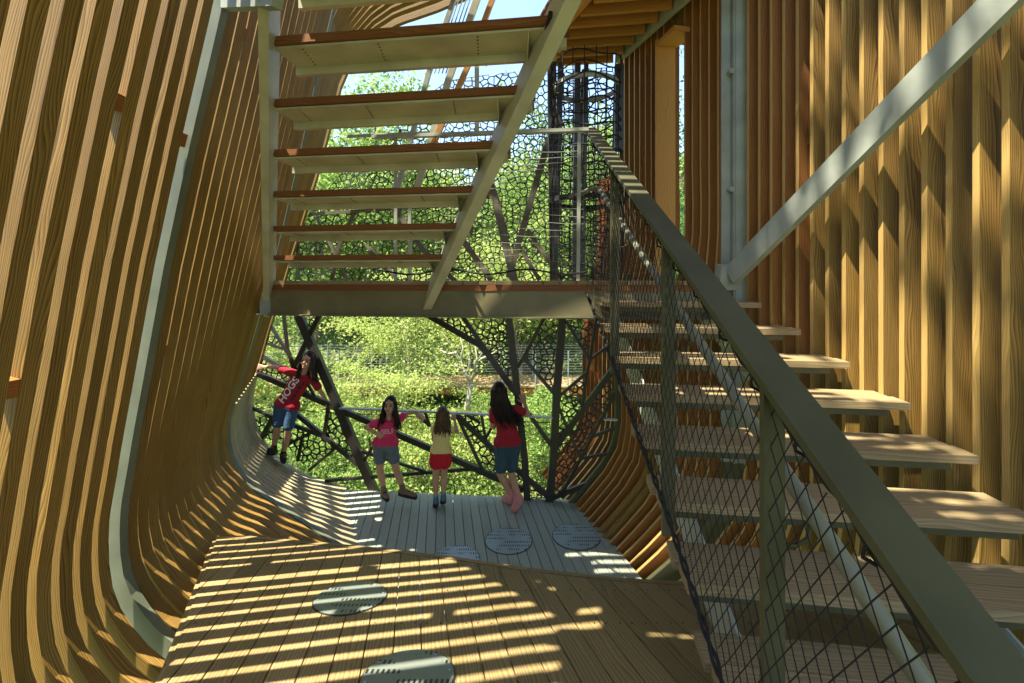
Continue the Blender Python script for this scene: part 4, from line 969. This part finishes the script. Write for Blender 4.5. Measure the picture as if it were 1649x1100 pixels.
        mb.tube(P_, [.004 * s, .007 * s, .008 * s, .008 * s, .007 * s, .005 * s, .0015 * s], 5)
    mb.build('lock', hm, cap, True)
    return root, shirt, T, chest, waist

def print_text(shirt, txt, centre, right_v, up_v, size, mat, name='print'):
    cu = bpy.data.curves.new(name, 'FONT'); cu.body = txt; cu.size = size; cu.align_x = 'CENTER'; cu.align_y = 'CENTER'; cu.offset = size * .02
    o = bpy.data.objects.new('tmp', cu); COL.objects.link(o); dg = bpy.context.evaluated_depsgraph_get(); me = bpy.data.meshes.new_from_object(o.evaluated_get(dg)); bpy.data.objects.remove(o)
    bm = bmesh.new(); bm.from_mesh(me); bmesh.ops.subdivide_edges(bm, edges=[e for e in bm.edges if e.calc_length() > size * .25], cuts=2); bmesh.ops.triangulate(bm, faces=bm.faces); bm.to_mesh(me); bm.free()
    project(me, shirt, centre, right_v, up_v); me.materials.clear(); me.materials.append(mat); return link(name, me, shirt)
def project(me, shirt, centre, right_v, up_v):
    bv = BVHTree.FromPolygons([v.co for v in shirt.data.vertices], [p.vertices for p in shirt.data.polygons]); rv, uv = Vector(right_v).normalized(), Vector(up_v).normalized(); nn = rv.cross(uv)
    for v in me.vertices:
        w_ = Vector(centre) + rv * v.co.x + uv * v.co.y; h = bv.ray_cast(w_ + nn * .5, -nn)
        v.co = (h[0] if h[0] else w_) + nn * .004
    me.update()

V3 = Vector
# girl on the slope, arms spread, facing the camera
def slope_depth(px, py):                   # depth at which an image ray meets the sloping boards
    for Y in np.arange(4.8, 5.86, .01):
        p = pd(px, py, Y); P = left_prof(min(5.4, p.y + SH * p.x), 60); P = [k for k in P if k[1] < -1.3]
        zs = float(np.interp(p.x, [k[0] for k in sorted(P, key=lambda k: k[0])], [k[1] for k in sorted(P, key=lambda k: k[0])]))
        if p.z < zs + .045: return float(Y)
    return 5.72
Y = min(5.74, .5 * (slope_depth(438, 730) + slope_depth(456, 742)) + .08)
print('slope girl depth', slope_depth(438, 730), slope_depth(456, 742), Y)
q = lambda px, py, dy=0: pd(px, py, Y + dy)
r1, sh1, T1, ch1, wa1 = person('girl in maroon printed shirt and blue shorts standing on the sloping wall foot', dict(
    s=1.04, head=q(496, 580, -.02), neck=q(488, 605), hip=q(461, 650), sL=q(472, 601), sR=q(505, 613), eL=q(444, 591, .03), wL=q(425, 591, .08), eR=q(516, 630), wR=q(525, 645, .05),
    hL=q(453, 652), hR=q(470, 656), kL=q(446, 688, -.04), kR=q(464, 693, -.04), aL=q(441, 721), aR=q(456, 731), fL=q(434, 725, -.17), fR=q(457, 739, -.17),
    dL=V3((-1, .15, 0)), pL=V3((0, 1, 0)), dR=V3((.25, .3, -.8)), pR=V3((0, .3, -1)), cR=1.1, cL=.2, fwd=V3((.05, -1, 0)), face=V3((-.1, -1, -.02)), hup=V3((.18, 0, 1)),
    shirt=M['maroon'], shorts=M['denim'], short=.82, leg=.066, shoe=M['shoeB'], sole=M['blackp'], lacem=M['lace'], hairm=M['hair'], hlen=.24, sleeve=.62))
rv = V3((.55, 0, .83)).normalized(); uvv = V3((-.83, 0, .55))
print_text(sh1, 'HOGS', q(470, 626), rv, uvv, .128, M['white'])
for k_, (a, b_, ww) in enumerate([(0, .05, .02), (.06, .10, .034), (.11, .155, .022), (-.06, -.015, .03), (-.11, -.07, .02)]):
    me = bpy.data.meshes.new('print'); n_ = 6
    me.from_pydata([(a + (b_ - a) * i_ / n_, -.085 + s_ * ww / 2 * (1 + .3 * math.sin(i_ * 2 + k_)), 0) for i_ in range(n_ + 1) for s_ in (-1, 1)], [], [(2 * i_, 2 * i_ + 2, 2 * i_ + 3, 2 * i_ + 1) for i_ in range(n_)])
    project(me, sh1, q(472, 625), rv, uvv); me.materials.append(M['blackp']); link('print', me, sh1)
# girl with hand on hip, other arm along the rail
Y = 5.28
r2, sh2, T2, ch2, wa2 = person('girl in bright pink shirt with a hand on her hip leaning on the rail', dict(
    s=.95, head=q(628, 652, -.03), neck=q(626, 676), hip=q(621, 710), sL=q(610, 680), sR=q(641, 676, .04), eL=q(589, 688, .03), wL=q(606, 698, -.06), eR=q(658, 664, .15), wR=q(672, 664, .12),
    hL=q(611, 716), hR=q(630, 716), kL=q(612, 758, -.03), kR=q(638, 757, -.03), aL=q(618, 790), aR=q(649, 787), fL=q(623, 800, -.13), fR=q(668, 797, -.06),
    dL=V3((.9, -.1, -.5)), pL=V3((.3, 1, 0)), dR=V3((.8, -.2, -.6)), pR=V3((-.2, .3, -1)), cL=.3, cR=.7, fwd=V3((.03, -1, 0)), face=V3((.0, -1, .0)), hup=V3((.06, 0, 1)),
    shirt=M['pink'], shorts=M['denimG'], short=.55, leg=.076, shoe=M['boot'], sole=M['blackp'], boot=.05, hairm=M['hair'], hlen=.27, sleeve=.45))
print_text(sh2, 'SELF', q(627, 692), V3((1, 0, .05)), V3((-.05, 0, 1)), .075, M['pinkprint'])
# smallest girl seen from behind
Y = 5.2
person('small girl from behind in striped top and red shorts holding the rail', dict(
    s=.86, head=q(713, 667, .02), neck=q(712, 690), hip=q(710, 722), sL=q(726, 691, .02), sR=q(699, 691), eL=q(736, 695, .1), wL=q(732, 677, .18), eR=q(698, 708, .08), wR=q(704, 700, .2),
    hL=q(717, 728), hR=q(703, 728), kL=q(715, 765, .02), kR=q(702, 767, .02), aL=q(714, 799), aR=q(702, 804), fL=q(712, 806, .1), fR=q(700, 813, .12),
    dL=V3((-.2, .5, .8)), pL=V3((0, 1, -.3)), dR=V3((.1, 1, .2)), pR=V3((0, .3, -1)), cL=1.0, cR=1.0, fwd=V3((0, 1, 0)), face=V3((.1, 1, 0)), hup=V3((0, 0, 1)),
    shirt=M['stripe'], shorts=M['red'], short=.42, leg=.10, shoe=M['shoeG'], sole=M['blackp'], sock=True, hairm=M['hairL'], hlen=.21, sleeve=.12))
# tallest girl seen from behind
Y = 5.18
person('tallest girl from behind in crimson shirt and pink boots gripping the screen post', dict(
    s=1.06, head=q(803, 631, .0), neck=q(811, 657), hip=q(819, 708), sL=q(832, 659, .02), sR=q(795, 662), eL=q(850, 667, .08), wL=q(845, 650, .16), eR=q(794, 688, .1), wR=q(806, 676, .2),
    hL=q(827, 716), hR=q(808, 716), kL=q(823, 760, .05), kR=q(806, 763, .0), aL=q(834, 799, -.06), aR=q(823, 796, .06), fL=q(828, 818, -.05), fR=q(812, 802, .24), shr=1.2,
    dL=V3((-.3, .3, 1)), pL=V3((-.3, 1, 0)), dR=V3((.3, .9, .5)), pR=V3((0, .5, -1)), cL=1.0, cR=1.0, fwd=V3((.1, 1, 0)), face=V3((-.45, 1, -.1)), hup=V3((-.1, 0, 1)),
    shirt=M['crimson'], shorts=M['denimT'], short=.78, leg=.072, shoe=M['bootP'], sole=M['bootP'], boot=.07, hairm=M['hair'], hlen=.31, sway=V3((.14, -.06, 0)), sleeve=.5))
